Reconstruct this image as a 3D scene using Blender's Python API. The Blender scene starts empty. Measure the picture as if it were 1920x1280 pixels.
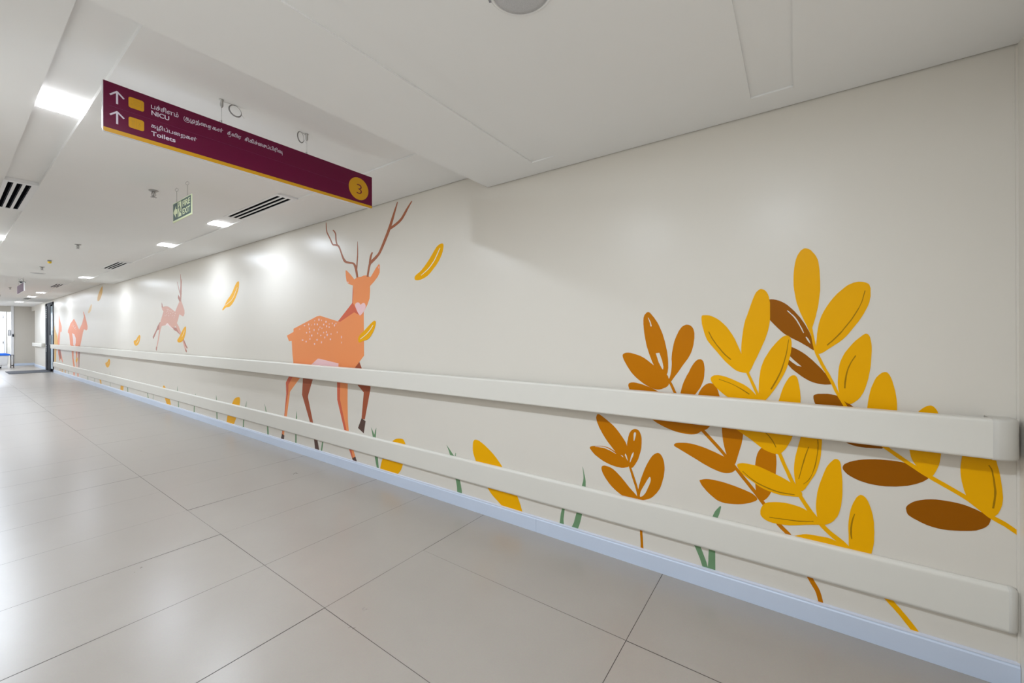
import bpy, bmesh, math, random
from mathutils import Vector, Matrix
random.seed(7)
scene = bpy.context.scene
COL = scene.collection

# ---------------------------------------------------------------- camera, world, exposure
# world axes: +Y runs down the corridor, +X points at the painted wall, Z is up (metres)
cam_d = bpy.data.cameras.new('camera')
cam_d.sensor_width = 36.0
cam_d.lens = 753.87 / 1920 * 36.0
cam_d.shift_y = -15.01 / 1920
cam_d.clip_start = 0.02
cam = bpy.data.objects.new('camera', cam_d)
COL.objects.link(cam)
yaw, roll = math.radians(54.805), math.radians(-0.2133)
fw = Vector((math.sin(yaw), math.cos(yaw), 0)); rt = Vector((math.cos(yaw), -math.sin(yaw), 0)); up = Vector((0, 0, 1))
r2 = rt * math.cos(roll) + up * math.sin(roll); u2 = up * math.cos(roll) - rt * math.sin(roll)
mw = Matrix((r2, u2, -fw)).transposed().to_4x4(); mw.translation = (0, 0, 1.30)
cam.matrix_world = mw
scene.camera = cam
world = bpy.data.worlds.new('world'); scene.world = world
world.use_nodes = True
world.node_tree.nodes['Background'].inputs[0].default_value = (0.8, 0.85, 0.9, 1)
world.node_tree.nodes['Background'].inputs[1].default_value = 0.02
vs = scene.view_settings
vs.view_transform = 'Standard'; vs.look = 'None'; vs.gamma = 1.0; vs.exposure = 0.77; vs.use_curve_mapping = False

W = 2.25          # painted wall
XL = -0.25        # wall behind the camera's left shoulder
YB = -0.660       # end wall beside the camera
Y1, Y2, YE = 1.79, 12.55, 27.2
Z0, Z1, Z2 = 2.341, 2.450, 2.540
YD = 21.15        # far end of the painted wall

# ---------------------------------------------------------------- materials
def lin(c): return tuple(((v / 255 / 12.92) if v / 255 <= 0.04045 else ((v / 255 + 0.055) / 1.055) ** 2.4) for v in c)
def alb(c, k=1.38): return tuple(min(0.92, v * k) for v in lin(c))
def mat(name, col, rough=0.5, metal=0.0, spec=0.5, emit=None, strength=0.0, noise=0.0, nscale=20, coat=0.0, bump=0.0, bscale=200):
    m = bpy.data.materials.new(name); m.use_nodes = True
    nt = m.node_tree; b = nt.nodes['Principled BSDF']
    b.inputs['Base Color'].default_value = (*col, 1)
    b.inputs['Roughness'].default_value = rough
    b.inputs['Metallic'].default_value = metal
    b.inputs['Specular IOR Level'].default_value = spec
    b.inputs['Coat Weight'].default_value = coat
    b.inputs['Coat Roughness'].default_value = 0.15
    if emit:
        b.inputs['Emission Color'].default_value = (*emit, 1); b.inputs['Emission Strength'].default_value = strength
    if noise or bump:
        tc = nt.nodes.new('ShaderNodeTexCoord')
        n = nt.nodes.new('ShaderNodeTexNoise'); n.inputs['Scale'].default_value = nscale; n.inputs['Detail'].default_value = 5
        nt.links.new(tc.outputs['Object'], n.inputs['Vector'])
        if noise:
            mx = nt.nodes.new('ShaderNodeMix'); mx.data_type = 'RGBA'
            mx.inputs['A'].default_value = (*[v * (1 - noise) for v in col], 1)
            mx.inputs['B'].default_value = (*[min(1, v * (1 + noise)) for v in col], 1)
            nt.links.new(n.outputs['Fac'], mx.inputs['Factor'])
            nt.links.new(mx.outputs['Result'], b.inputs['Base Color'])
        if bump:
            n2 = nt.nodes.new('ShaderNodeTexNoise'); n2.inputs['Scale'].default_value = bscale; n2.inputs['Detail'].default_value = 3
            nt.links.new(tc.outputs['Object'], n2.inputs['Vector'])
            bp = nt.nodes.new('ShaderNodeBump'); bp.inputs['Strength'].default_value = bump; bp.inputs['Distance'].default_value = 0.001
            nt.links.new(n2.outputs['Fac'], bp.inputs['Height']); nt.links.new(bp.outputs['Normal'], b.inputs['Normal'])
    return m
WALLC = (0.766, 0.724, 0.652)
M = {}
M['wall'] = mat('wall_paint', WALLC, rough=0.33, spec=0.38, noise=0.012, nscale=3, bump=0.10, bscale=60)
M['beige'] = mat('beige_wall_paint', (0.62, 0.58, 0.52), rough=0.5, noise=0.02, nscale=3)
M['ceil'] = mat('ceiling_paint', (0.90, 0.895, 0.88), rough=0.65, spec=0.25, noise=0.012, nscale=2.5)
M['white'] = mat('white_laminate', (0.84, 0.84, 0.86), rough=0.35)
M['rail'] = mat('rail_vinyl', (0.78, 0.755, 0.69), rough=0.38, spec=0.4, bump=0.15, bscale=900)
M['railcap'] = mat('rail_cap_plastic', (0.66, 0.635, 0.58), rough=0.42, spec=0.4)
M['skirt'] = mat('anodised_skirting', (0.68, 0.77, 0.93), rough=0.4, metal=0.15, noise=0.04, nscale=2)
M['skirtlip'] = mat('skirting_lip', (0.72, 0.76, 0.88), rough=0.3, metal=0.2)
M['metal'] = mat('brushed_steel', (0.42, 0.41, 0.40), rough=0.35, metal=0.9)
M['cable'] = mat('steel_cable', (0.30, 0.29, 0.28), rough=0.45, metal=0.6)
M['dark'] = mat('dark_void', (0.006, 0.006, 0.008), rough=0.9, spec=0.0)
M['blackframe'] = mat('black_aluminium', (0.008, 0.011, 0.020), rough=0.6, spec=0.15)
M['grille'] = mat('speaker_grille', (0.55, 0.55, 0.56), rough=0.5, metal=0.2, noise=0.25, nscale=420)
M['plum'] = mat('plum_sign_vinyl', (0.135, 0.0, 0.034), rough=0.34, spec=0.30)
M['signyellow'] = mat('sign_yellow', alb((196, 143, 5), 1.2), rough=0.3)
M['signwhite'] = mat('sign_white', (0.74, 0.66, 0.76), rough=0.4)
M['signedge'] = mat('sign_edge_acrylic', (0.82, 0.82, 0.86), rough=0.2)
M['iconline'] = mat('icon_linework', alb((170, 130, 30), 1.2), rough=0.4)
M['linefaint'] = mat('sign_divider', (0.16, 0.015, 0.07), rough=0.4)
M['exitgreen'] = mat('exit_sign_green', (0.075, 0.13, 0.125), rough=0.45)
M['exitcream'] = mat('exit_sign_cream', (0.78, 0.84, 0.55), rough=0.5)
M['mauve'] = mat('plum_sign_gloss_mauve', (0.17, 0.10, 0.135), rough=0.7, spec=0.1)  # plum sign with its gloss reflection mixed into the colour
M['mat'] = mat('rubber_mat', (0.075, 0.078, 0.09), rough=0.8, bump=0.6, bscale=300)
M['blue'] = mat('blue_vinyl', (0.01, 0.14, 0.72), rough=0.25)
M['maroon'] = mat('maroon_fabric', (0.12, 0.015, 0.04), rough=0.7)
M['glassblue'] = mat('glass_pane_light', (0.42, 0.62, 0.78), rough=0.12, spec=0.7)  # light in the pane is put into its pale blue base colour
M['cap'] = mat('yellow_dust_cap', alb((235, 180, 40)), rough=0.4)
M['greyplastic'] = mat('grey_plastic', (0.30, 0.30, 0.32), rough=0.5)
M['grout'] = mat('floor_grout', (0.10, 0.085, 0.075), rough=0.9)
M['lamp'] = mat('lamp_diffuser', (0.9, 0.9, 0.9), rough=0.5, emit=(0.93, 0.95, 1.0), strength=12.0)
M['lampframe'] = mat('lamp_trim', (0.85, 0.85, 0.85), rough=0.4)
for k, c in dict(yellow=(216, 154, 0), ochre=(172, 103, 0), brown=(134, 76, 0), vein=(146, 104, 8), green=(98, 130, 96),
                 deerorange=(236, 132, 82), deerbrown=(145, 76, 52), rose=(190, 92, 68), pink=(226, 178, 180), hoof=(80, 60, 54),
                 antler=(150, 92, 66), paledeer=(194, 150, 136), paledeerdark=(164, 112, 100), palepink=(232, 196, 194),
                 paleantler=(174, 124, 110), fardeer=(212, 124, 84), fardeerdark=(150, 86, 68), glossyellow=(204, 156, 62),
                 glosstan=(214, 182, 128)).items():  # last two tones: wall gloss over far foliage painted into the colour
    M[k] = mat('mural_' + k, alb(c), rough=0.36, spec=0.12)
M['wallpaint'] = mat('mural_cutout', WALLC, rough=0.36, spec=0.25)
M['paintwhite'] = mat('mural_white', (0.85, 0.83, 0.78), rough=0.36)

def floor_material():
    m = bpy.data.materials.new('polished_floor_tile'); m.use_nodes = True
    nt = m.node_tree; b = nt.nodes['Principled BSDF']
    tc = nt.nodes.new('ShaderNodeTexCoord')
    n = nt.nodes.new('ShaderNodeTexNoise'); n.inputs['Scale'].default_value = 2.2; n.inputs['Detail'].default_value = 7; n.inputs['Roughness'].default_value = 0.62
    n2 = nt.nodes.new('ShaderNodeTexNoise'); n2.inputs['Scale'].default_value = 160; n2.inputs['Detail'].default_value = 2
    for q in (n, n2): nt.links.new(tc.outputs['Object'], q.inputs['Vector'])
    mx = nt.nodes.new('ShaderNodeMix'); mx.data_type = 'RGBA'
    mx.inputs['A'].default_value = (0.375, 0.332, 0.290, 1); mx.inputs['B'].default_value = (0.445, 0.402, 0.357, 1)
    nt.links.new(n.outputs['Fac'], mx.inputs['Factor'])
    mx2 = nt.nodes.new('ShaderNodeMix'); mx2.data_type = 'RGBA'; mx2.blend_type = 'MULTIPLY'; mx2.inputs['Factor'].default_value = 0.12
    nt.links.new(mx.outputs['Result'], mx2.inputs['A']); nt.links.new(n2.outputs['Color'], mx2.inputs['B'])
    nt.links.new(mx2.outputs['Result'], b.inputs['Base Color'])
    mr = nt.nodes.new('ShaderNodeMapRange'); mr.inputs['To Min'].default_value = 0.25; mr.inputs['To Max'].default_value = 0.33
    nt.links.new(n.outputs['Fac'], mr.inputs['Value']); nt.links.new(mr.outputs['Result'], b.inputs['Roughness'])
    b.inputs['Specular IOR Level'].default_value = 0.85
    return m
M['tile'] = floor_material()

# ---------------------------------------------------------------- mesh helpers
def box(bm, x0, x1, y0, y1, z0, z1, mi=0):
    vs_ = [bm.verts.new((x, y, z)) for z in (z0, z1) for y in (y0, y1) for x in (x0, x1)]
    for f in ((0, 2, 3, 1), (4, 5, 7, 6), (0, 1, 5, 4), (2, 6, 7, 3), (0, 4, 6, 2), (1, 3, 7, 5)):
        fc = bm.faces.new([vs_[i] for i in f]); fc.material_index = mi
def prism_pts(bm, ring0, ring1, mi=0, caps=True):
    a = [bm.verts.new(p) for p in ring0]; b = [bm.verts.new(p) for p in ring1]
    n = len(a)
    for i in range(n):
        f = bm.faces.new((a[i], a[(i + 1) % n], b[(i + 1) % n], b[i])); f.material_index = mi
    if caps:
        bm.faces.new(a[::-1]).material_index = mi; bm.faces.new(b).material_index = mi
def lathe(bm, prof, origin=(0, 0, 0), n=24, mi=0):
    ox, oy, oz = origin; rings = []
    for r, z in prof:
        rings.append([bm.verts.new((ox + r * math.cos(t), oy + r * math.sin(t), oz + z)) for t in [k * 2 * math.pi / n for k in range(n)]])
    for a, b in zip(rings, rings[1:]):
        for i in range(n):
            f = bm.faces.new((a[i], a[(i + 1) % n], b[(i + 1) % n], b[i])); f.material_index = mi; f.smooth = True
    bm.faces.new(rings[0][::-1]).material_index = mi; bm.faces.new(rings[-1]).material_index = mi
def tube(bm, pts, r, n=8, closed=False, mi=0):
    pts = [Vector(p) for p in pts]; rings = []
    N = len(pts); prev = None
    for i, p in enumerate(pts):
        a = pts[(i - 1) % N] if (closed or i > 0) else p
        b = pts[(i + 1) % N] if (closed or i < N - 1) else p
        t = (b - a).normalized()
        ref = prev if prev is not None else (Vector((0, 0, 1)) if abs(t.z) < 0.9 else Vector((1, 0, 0)))
        u = (ref - t * ref.dot(t)).normalized(); v = t.cross(u); prev = u
        rings.append([bm.verts.new(p + (u * math.cos(k * 2 * math.pi / n) + v * math.sin(k * 2 * math.pi / n)) * r) for k in range(n)])
    pr = list(zip(rings, rings[1:])) + ([(rings[-1], rings[0])] if closed else [])
    for a, b in pr:
        for i in range(n):
            f = bm.faces.new((a[i], a[(i + 1) % n], b[(i + 1) % n], b[i])); f.smooth = True; f.material_index = mi
    if not closed: bm.faces.new(rings[0][::-1]); bm.faces.new(rings[-1])
def rounded(w0, w1, h0, h1, rad, seg=5, corners=(1, 1, 1, 1)):
    """rounded rectangle outline, counter clockwise from lower left"""
    out = []
    for (cx, cy, a0, on) in ((w0, h0, 180, corners[0]), (w1, h0, 270, corners[1]), (w1, h1, 0, corners[2]), (w0, h1, 90, corners[3])):
        if not on: out.append((cx, cy)); continue
        sx = 1 if cx == w0 else -1; sy = 1 if cy == h0 else -1
        for k in range(seg + 1):
            t = math.radians(a0 + 90 * k / seg)
            out.append((cx + sx * rad + rad * math.cos(t), cy + sy * rad + rad * math.sin(t)))
    return out
def obj(name, bm, mats, parent=None, loc=None, smooth=False, recalc=True):
    if recalc: bmesh.ops.recalc_face_normals(bm, faces=bm.faces)
    me = bpy.data.meshes.new(name); bm.to_mesh(me); bm.free()
    for m_ in (mats if isinstance(mats, (list, tuple)) else [mats]): me.materials.append(m_)
    if smooth:
        for p in me.polygons: p.use_smooth = True
    o = bpy.data.objects.new(name, me); COL.objects.link(o)
    if loc is not None: o.location = loc
    if parent is not None: o.parent = parent
    return o
def tag(o, label, cat, group=None, kind=None):
    o['label'] = label; o['category'] = cat
    if group: o['group'] = group
    if kind: o['kind'] = kind
    return o
def thing(name, label, cat, loc, group=None, rot=(0, 0, 0)):
    o = bpy.data.objects.new(name, None); COL.objects.link(o); o.empty_display_size = 0.05
    o.location = loc; o.rotation_euler = rot
    return tag(o, label, cat, group)
def struct(name, bm, m):
    o = obj(name, bm, m); o['kind'] = 'structure'; return o
def copy_tree(o, parent=None):
    c = o.copy(); COL.objects.link(c)
    if parent is not None: c.parent = parent
    for ch in list(o.children): copy_tree(ch, c)
    return c
def B(): return bmesh.new()

# ---------------------------------------------------------------- floor: porcelain tiles over grout
bm = B()
g = 0.0011
def tile(x0, x1, y0, y1):
    tx, ty = random.uniform(-1, 1) * 0.0011, random.uniform(-1, 1) * 0.0011
    pts = []
    for x, y in ((x0 + g, y0 + g), (x1 - g, y0 + g), (x1 - g, y1 - g), (x0 + g, y1 - g)):
        z = tx * (x - (x0 + x1) / 2) + ty * (y - (y0 + y1) / 2)
        pts.append(bm.verts.new((x, y, z)))
    bm.faces.new(pts).material_index = 0
XJ = 1.045
y = 1.833; k = 0
while y < 29.6:                                    # beyond the change of direction: tiles laid across the corridor
    for x0, x1 in ((-0.30, -0.19), (-0.19, XJ), (XJ, 2.28), (2.28, 2.70)):
        tile(x0, x1, y, y + 0.617)
    y += 0.617; k += 1
for x0, x1 in ((-0.30, 0.425), (0.425, XJ), (XJ, 1.665), (1.665, 2.285)):   # beside the camera: laid along it
    for y0, y1 in ((-1.24 + 0.59, 0.59), (0.59, 1.833)):
        tile(x0, x1, y0, y1)
box(bm, -0.30, 2.70, -0.80, 29.7, -0.06, -0.0022, 1)
struct('floor', bm, [M['tile'], M['grout']])

# ---------------------------------------------------------------- ceiling: three levels with shallow recessed strips
bm = B()
RX = ((0.268, 0.433), (1.585, 1.755))
XC = W - 0.008
def slab(x0, x1, y0, y1, z, t=0.16): box(bm, x0, x1, y0, y1, z, z + t)
for x0, x1 in ((-0.30, RX[0][0]), (RX[0][1], RX[1][0]), (RX[1][1], XC)):
    slab(x0, x1, Y1, Y2, Z1)
    slab(x0, x1, Y2, YE + 0.1, Z2)
for (x0, x1), dep in zip(RX, (0.022, 0.011)):
    slab(x0, x1, Y1, Y2, Z1 + dep); slab(x0, x1, Y2, YE + 0.1, Z2 + dep)
S0 = [(-0.66, 0.006), (0.160, 1.160), (1.312, Y1)]
for y0, y1 in S0: slab(-0.30, XC, y0, y1, Z0, 0.26)
for y0, y1 in ((0.006, 0.160), (1.160, 1.312)):
    slab(-0.30, 2.08, y0, y1, Z0 + 0.007, 0.253); slab(2.08, XC, y0, y1, Z0, 0.26)
box(bm, -0.40, 2.9, -0.80, 29.8, 2.70, 2.80)  # unseen cover added above the gaps to keep world light out
slab(XC, 2.70, YD, YE + 0.1, Z2)
slab(-0.30, 2.70, YE + 0.1, 29.7, 2.56)
struct('ceiling', bm, M['ceil'])

bm = B()                                          # dark strip put in as the shade between ceiling and painted wall
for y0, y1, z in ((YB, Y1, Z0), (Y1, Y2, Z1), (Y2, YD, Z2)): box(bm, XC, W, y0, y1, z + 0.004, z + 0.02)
struct('gap_shade_strip', bm, M['dark'])

# ---------------------------------------------------------------- walls
bm = B(); box(bm, W, W + 0.16, YB - 0.1, YD, -0.05, 2.72)
wall_r = struct('wall_right', bm, M['wall'])
bm = B(); box(bm, XL - 0.15, XL, YB - 0.1, 29.7, -0.05, 2.72)
struct('wall_left', bm, M['wall'])
bm = B(); box(bm, XL - 0.15, W + 0.2, YB - 0.14, YB, -0.05, 2.72)
struct('wall_back', bm, M['wall'])
bm = B(); box(bm, W, W + 0.16, 23.0, 26.1, -0.05, 2.6); box(bm, W, W + 0.16, YD, 23.0, 2.47, 2.6); box(bm, W, W + 0.16, 26.1, YE, 2.34, 2.6); box(bm, 2.42, 2.58, 26.0, YE + 0.1, -0.05, 2.6)
struct('wall_right_far', bm, M['wall'])
bm = B(); box(bm, 1.76, 2.42, YE, YE + 0.15, -0.05, 2.6); box(bm, XL, 1.69, YE, YE + 0.12, 2.30, 2.6)
struct('wall_front', bm, M['beige'])
bm = B(); box(bm, XL, 2.6, 29.5, 29.65, -0.05, 2.6)
struct('wall_front_far', bm, M['wall'])
bm = B(); box(bm, 1.688, 1.762, YE - 0.03, YE + 0.18, 0, 2.56)
struct('trim_1', bm, M['white'])
# vertical white corner bead where the painted wall meets the end wall
bm = B(); box(bm, W - 0.006, W - 0.0005, YB, YB + 0.006, 0.10, Z0 - 0.002)
struct('trim_2', bm, M['wallpaint'])
# skirting
def skirt(name, y0, y1, x=W):
    bm = B()
    prof = [(x - 0.0005, 0.0005), (x - 0.013, 0.0005), (x - 0.0135, 0.084), (x - 0.0105, 0.090), (x - 0.0105, 0.094), (x - 0.0005, 0.094)]
    prism_pts(bm, [(a, y0, b) for a, b in prof], [(a, y1, b) for a, b in prof])
    prof = [(x - 0.0005, 0.0942), (x - 0.012, 0.0942), (x - 0.011, 0.098), (x - 0.004, 0.101), (x - 0.0005, 0.101)]
    prism_pts(bm, [(a, y0, b) for a, b in prof], [(a, y1, b) for a, b in prof], mi=1)
    return struct(name, bm, [M['skirt'], M['skirtlip']])
ys = [YB + 0.001, 1.392, 3.90, 6.4, 8.9, 11.4, 13.9, 16.4, 18.9, YD]
bmj = None
for i, (a, b) in enumerate(zip(ys, ys[1:])):
    skirt('baseboard_right' + ('' if i == 0 else '_%d' % (i + 1)), a, b - 0.0012)
skirt('baseboard_right_far', 23.01, 26.1)
bm = B(); box(bm, 1.765, 2.41, YE - 0.012, YE, 0, 0.10); struct('baseboard_front', bm, M['skirt'])

# ---------------------------------------------------------------- handrails (bumper rails)
def rail(name, label, xf, z0, z1, rad, y0, y1, back, capy, capr, group, lab_cap=None):
    root = thing(name, label, 'handrail', (W, (y0 + y1) / 2, (z0 + z1) / 2), group)
    L = root.location.copy()
    prof = rounded(xf, back, z0, z1, rad, 6, (1, 0, 0, 1))
    bm = B()
    prism_pts(bm, [(x - L.x, y0 - L.y, z - L.z) for x, z in prof], [(x - L.x, y1 - L.y, z - L.z) for x, z in prof])
    obj('rail_cover', bm, M['rail'], root)
    # end cap, curving back to the wall
    n = 12; rings = []
    bm = B()
    hgt = [(z0 - 0.002, rad), (z0 - 0.002 + rad * 0.3, rad * 0.3), (z0 - 0.002 + rad, 0), (z1 + 0.002 - rad, 0), (z1 + 0.002 - rad * 0.3, rad * 0.3), (z1 + 0.002, rad)]
    for z, ins in hgt:
        ring = []
        xa = xf - 0.001 + ins; yy = y0
        ring.append((W - 0.001, yy)); ring.append((xa, yy))
        cr_ = capr
        cx_, cy_ = xf - 0.001 + cr_, capy + cr_
        for k in range(n + 1):
            t = math.radians(180 + 90 * k / n)
            ring.append((cx_ + (cr_ - ins) * math.cos(t), cy_ + (cr_ - ins) * math.sin(t)))
        ring.append((W - 0.001, capy + ins))
        rings.append([bm.verts.new((x - L.x, y_ - L.y, z - L.z)) for x, y_ in ring])
    for a, b in zip(rings, rings[1:]):
        m_ = len(a)
        for i in range(m_):
            f = bm.faces.new((a[i], a[(i + 1) % m_], b[(i + 1) % m_], b[i])); f.smooth = True
    bm.faces.new(rings[0][::-1]); bm.faces.new(rings[-1])
    obj('end_cap', bm, M['railcap'], root)
    # fixing strip against the wall
    if back > 2.24: return root
    bm = B(); box(bm, back - L.x, W - 0.0008 - L.x, y0 + 0.02 - L.y, y1 - 0.02 - L.y, z0 + 0.045 - L.z, z1 - 0.045 - L.z)
    obj('fixing_strip', bm, M['rail'], root)
    return root
rail('handrail', 'upper white bumper handrail running the length of the painted wall', 2.165, 0.841, 0.986, 0.011, -0.576, YD - 0.05, 2.208, -0.650, 0.055, 'long bumper rails on the painted wall')
rail('handrail', 'lower white bumper rail just above the blue grey skirting', 2.228, 0.2015, 0.369, 0.017, -0.630, YD - 0.02, 2.2485, -0.657, 0.020, 'long bumper rails on the painted wall')
rail('handrail', 'short white handrail on the wall beyond the dark glass doors', 2.165, 0.85, 0.99, 0.011, 23.35, 26.0, 2.208, 23.27, 0.055, None)

# ---------------------------------------------------------------- recessed square lamps
LAMPS = [
    (1.668, 4.92, Z1, 5.2, 'bright square ceiling lamp next to the nearest right-hand vent'),
    (1.668, 6.62, Z1, 5.2, 'bright square ceiling lamp, second in the right-hand row'),
    (1.652, 11.65, Z1, 5, 'square ceiling lamp, third in the right-hand row before the ceiling step'),
    (1.668, 18.1, Z2, 4.6, 'far square ceiling lamp beyond the small vent'),
    (1.668, 20.2, Z2, 4.6, 'far square ceiling lamp beside the farthest vent'),
    (1.645, 23.7, Z2, 12, 'farthest square ceiling lamp, above the floor mat'),
    (0.350, 3.03, Z1, 15, 'large glaring square ceiling lamp left of the plum sign'),
    (0.350, 7.75, Z1, 14, 'square ceiling lamp just off the left edge, in the left strip'),
    (0.350, 9.70, Z1, 14, 'added unseen left strip ceiling lamp, third along the corridor'),  # added out of view to brighten the far corridor
    (0.350, 12.0, Z1, 14, 'left strip ceiling lamp before the ceiling step'),
    (0.350, 14.6, Z2, 14, 'added unseen left strip ceiling lamp just after the ceiling step'),  # left lamps past the step: added out of view for more far light
    (0.350, 17.4, Z2, 14, 'added unseen left strip ceiling lamp level with the small vent'),
    (0.350, 20.2, Z2, 14, 'added unseen left strip ceiling lamp opposite the farthest vent'),
    (0.350, 23.0, Z2, 16, 'added unseen left strip ceiling lamp opposite the glass doors'),
    (0.350, 25.6, Z2, 16, 'added unseen left strip ceiling lamp above the blue-lidded bin'),
    (0.350, 1.235, Z0, 8.5, 'ceiling lamp in the low ceiling above the camera'),
    (0.350, 0.085, Z0, 10, 'ceiling lamp in the low ceiling beside the end wall'),
    (1.20, 28.5, 2.56, 60, 'ceiling lamp in the bright lobby past the beige wall'),
]
def make_lamp(x, y, z, watts, first=None):
    s = 0.080
    if first is None:
        root = thing('ceiling_lamp', '', 'ceiling lamp', (0, 0, 0), 'recessed square ceiling lamps')
        bm = B()
        for a, b, c, d in ((-s, s, -s, -s + 0.006), (-s, s, s - 0.006, s), (-s, -s + 0.006, -s + 0.006, s - 0.006), (s - 0.006, s, -s + 0.006, s - 0.006)):
            box(bm, a, b, c, d, 0.0185, 0.0212)
        obj('trim_frame', bm, M['lampframe'], root)
        bm = B(); box(bm, -s + 0.0065, s - 0.0065, -s + 0.0065, s - 0.0065, -0.0022, 0.0210)
        obj('diffuser', bm, M['lamp'], root)
        ld = bpy.data.lights.new('lamp_light', 'AREA'); ld.shape = 'SQUARE'; ld.size = 2 * s - 0.014
        ld.energy = watts; ld.color = (0.79, 0.885, 1.0); ld.spread = math.radians(180)
        lo = bpy.data.objects.new('lamp_light', ld); COL.objects.link(lo); lo.parent = root; lo.location = (0, 0, -0.004)
    else:
        root = copy_tree(first)
        for ch in root.children:
            if ch.type == 'LIGHT':
                ch.data = ch.data.copy(); ch.data.energy = watts
    root.location = (x, y, z)
    return root
first = None
for (x, y, z, watts, lab) in LAMPS:
    o = make_lamp(x, y, z, watts, first)
    if first is None: first = o
    o['label'] = lab

# ---------------------------------------------------------------- linear slot air vents
def make_vent(w, l, slots=3):
    root = thing('air_vent', '', 'air vent', (0, 0, 0), 'three-slot linear air vents in the ceiling')
    sw = 0.027; gap = 0.0165
    x0 = -w / 2 + 0.022
    bm = B()                                            # plate made of bars round the slots
    zs, zt = -0.003, 0.0
    xs = [(-w / 2, x0)]
    x = x0
    sl = []
    for i in range(slots):
        sl.append((x, x + sw)); x += sw
        xe = x + gap if i < slots - 1 else w / 2
        xs.append((x, xe)); x = xe
    e = 0.045
    for a, b in xs: box(bm, a, b, -l / 2 + e, l / 2 - e, zs, zt)
    box(bm, -w / 2, w / 2, -l / 2, -l / 2 + e, zs, 0.0215); box(bm, -w / 2, w / 2, l / 2 - e, l / 2, zs, 0.0215)
    obj('face_plate', bm, M['lampframe'], root)
    bm = B(); box(bm, -w / 2 + 0.004, w / 2 - 0.004, -l / 2 + e + 0.001, l / 2 - e - 0.001, 0.0005, 0.004); obj('slot_shade', bm, M['dark'], root)  # dark sheet stands in for the shade inside the slots
    for a, b in sl:
        bm = B()
        box(bm, b - 0.007, b - 0.0035, -l / 2 + e + 0.01, l / 2 - e - 0.01, -0.0022, -0.0008)
        obj('slot_blade', bm, M['blackframe'], root)
    return root
v0 = make_vent(0.172, 1.09)
VENTS = [(0.350, 5.30, Z1, 'three-slot air vent at the left edge, in the left lamp strip'),
         (1.668, 4.01, Z1, 'three-slot air vent below the hanging plum sign, nearest of the right strip'),
         (1.668, 9.24, Z1, 'three-slot air vent between the second and third right-hand lamps'),
         (1.668, 15.15, Z2, 'small three-slot air vent beyond the ceiling step, before the far lamps'),
         (1.668, 21.2, Z2, 'farthest three-slot air vent, between the last far lamps')]
for i, (x, y, z, lab) in enumerate(VENTS):
    o = v0 if i == 0 else copy_tree(v0)
    o.location = (x, y, z); o['label'] = lab

# ---------------------------------------------------------------- sprinklers, speaker, detectors, camera
def make_sprinkler():
    root = thing('sprinkler_head', '', 'sprinkler', (0, 0, 0), 'fire sprinklers along the ceiling centre')
    bm = B(); lathe(bm, [(0.006, 0.0), (0.030, -0.001), (0.032, -0.004), (0.024, -0.009), (0.014, -0.013), (0.010, -0.013)], n=24)
    obj('escutcheon', bm, M['metal'], root)
    bm = B(); lathe(bm, [(0.010, -0.012), (0.011, -0.020), (0.006, -0.026), (0.005, -0.048), (0.009, -0.052)], n=14)
    tube(bm, [(-0.010, 0, -0.018), (-0.014, 0, -0.034), (-0.004, 0, -0.052)], 0.0022, 6); tube(bm, [(0.010, 0, -0.018), (0.014, 0, -0.034), (0.004, 0, -0.052)], 0.0022, 6)
    obj('nozzle_body', bm, M['metal'], root)
    bm = B()
    for k in range(10):
        t = k * math.pi / 5; c, s = math.cos(t), math.sin(t)
        prism_pts(bm, [(-0.003 * s, 0.003 * c, -0.052), (0.003 * s, -0.003 * c, -0.052), (0.020 * c + 0.002 * s, 0.020 * s - 0.002 * c, -0.054), (0.020 * c - 0.002 * s, 0.020 * s + 0.002 * c, -0.054)],
                  [(-0.003 * s, 0.003 * c, -0.0535), (0.003 * s, -0.003 * c, -0.0535), (0.020 * c + 0.002 * s, 0.020 * s - 0.002 * c, -0.0555), (0.020 * c - 0.002 * s, 0.020 * s + 0.002 * c, -0.0555)])
    obj('deflector', bm, M['metal'], root)
    return root
s0 = make_sprinkler()
for i, (x, y, z, lab) in enumerate([(0.975, 4.18, Z1, 'chrome ceiling sprinkler left of the hanging fire exit sign'),
                                    (0.996, 7.43, Z1, 'chrome ceiling sprinkler, second along the corridor'),
                                    (0.973, 10.35, Z1, 'chrome ceiling sprinkler below the yellow-capped detector'),
                                    (1.02, 16.6, Z2, 'small far ceiling sprinkler beyond the domed camera'),
                                    (1.02, 19.9, Z2, 'tiny farthest ceiling sprinkler at the left edge')]):
    o = s0 if i == 0 else copy_tree(s0)
    o.location = (x, y, z); o['label'] = lab
t = thing('ceiling_speaker', 'round grey ceiling speaker cut by the top edge, above the upper wall', 'speaker', (1.010, 0.676, Z0))
bm = B(); lathe(bm, [(0.100, 0.002), (0.101, -0.003), (0.097, -0.006), (0.091, -0.006), (0.089, 0.0)], n=64); obj('rim', bm, M['ceil'], t)
bm = B(); lathe(bm, [(0.0885, -0.001), (0.087, -0.008), (0.070, -0.012), (0.035, -0.0145), (0.002, -0.015)], n=64); obj('grille', bm, M['grille'], t)
bm = B(); box(bm, -0.016, 0.016, -0.0035, 0.0035, -0.0014, 0); o = obj('tag_strip', bm, M['greyplastic'], t, (-0.035, 0.094, -0.0065)); o.rotation_euler = (0, 0, math.radians(22))
t = thing('ceiling_speaker', 'faint round white ceiling speaker between two far sprinklers', 'speaker', (1.02, 11.45, Z1))
bm = B(); lathe(bm, [(0.108, 0.002), (0.106, -0.005), (0.094, -0.007), (0.093, -0.003)], n=40); obj('rim', bm, M['ceil'], t)
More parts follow.
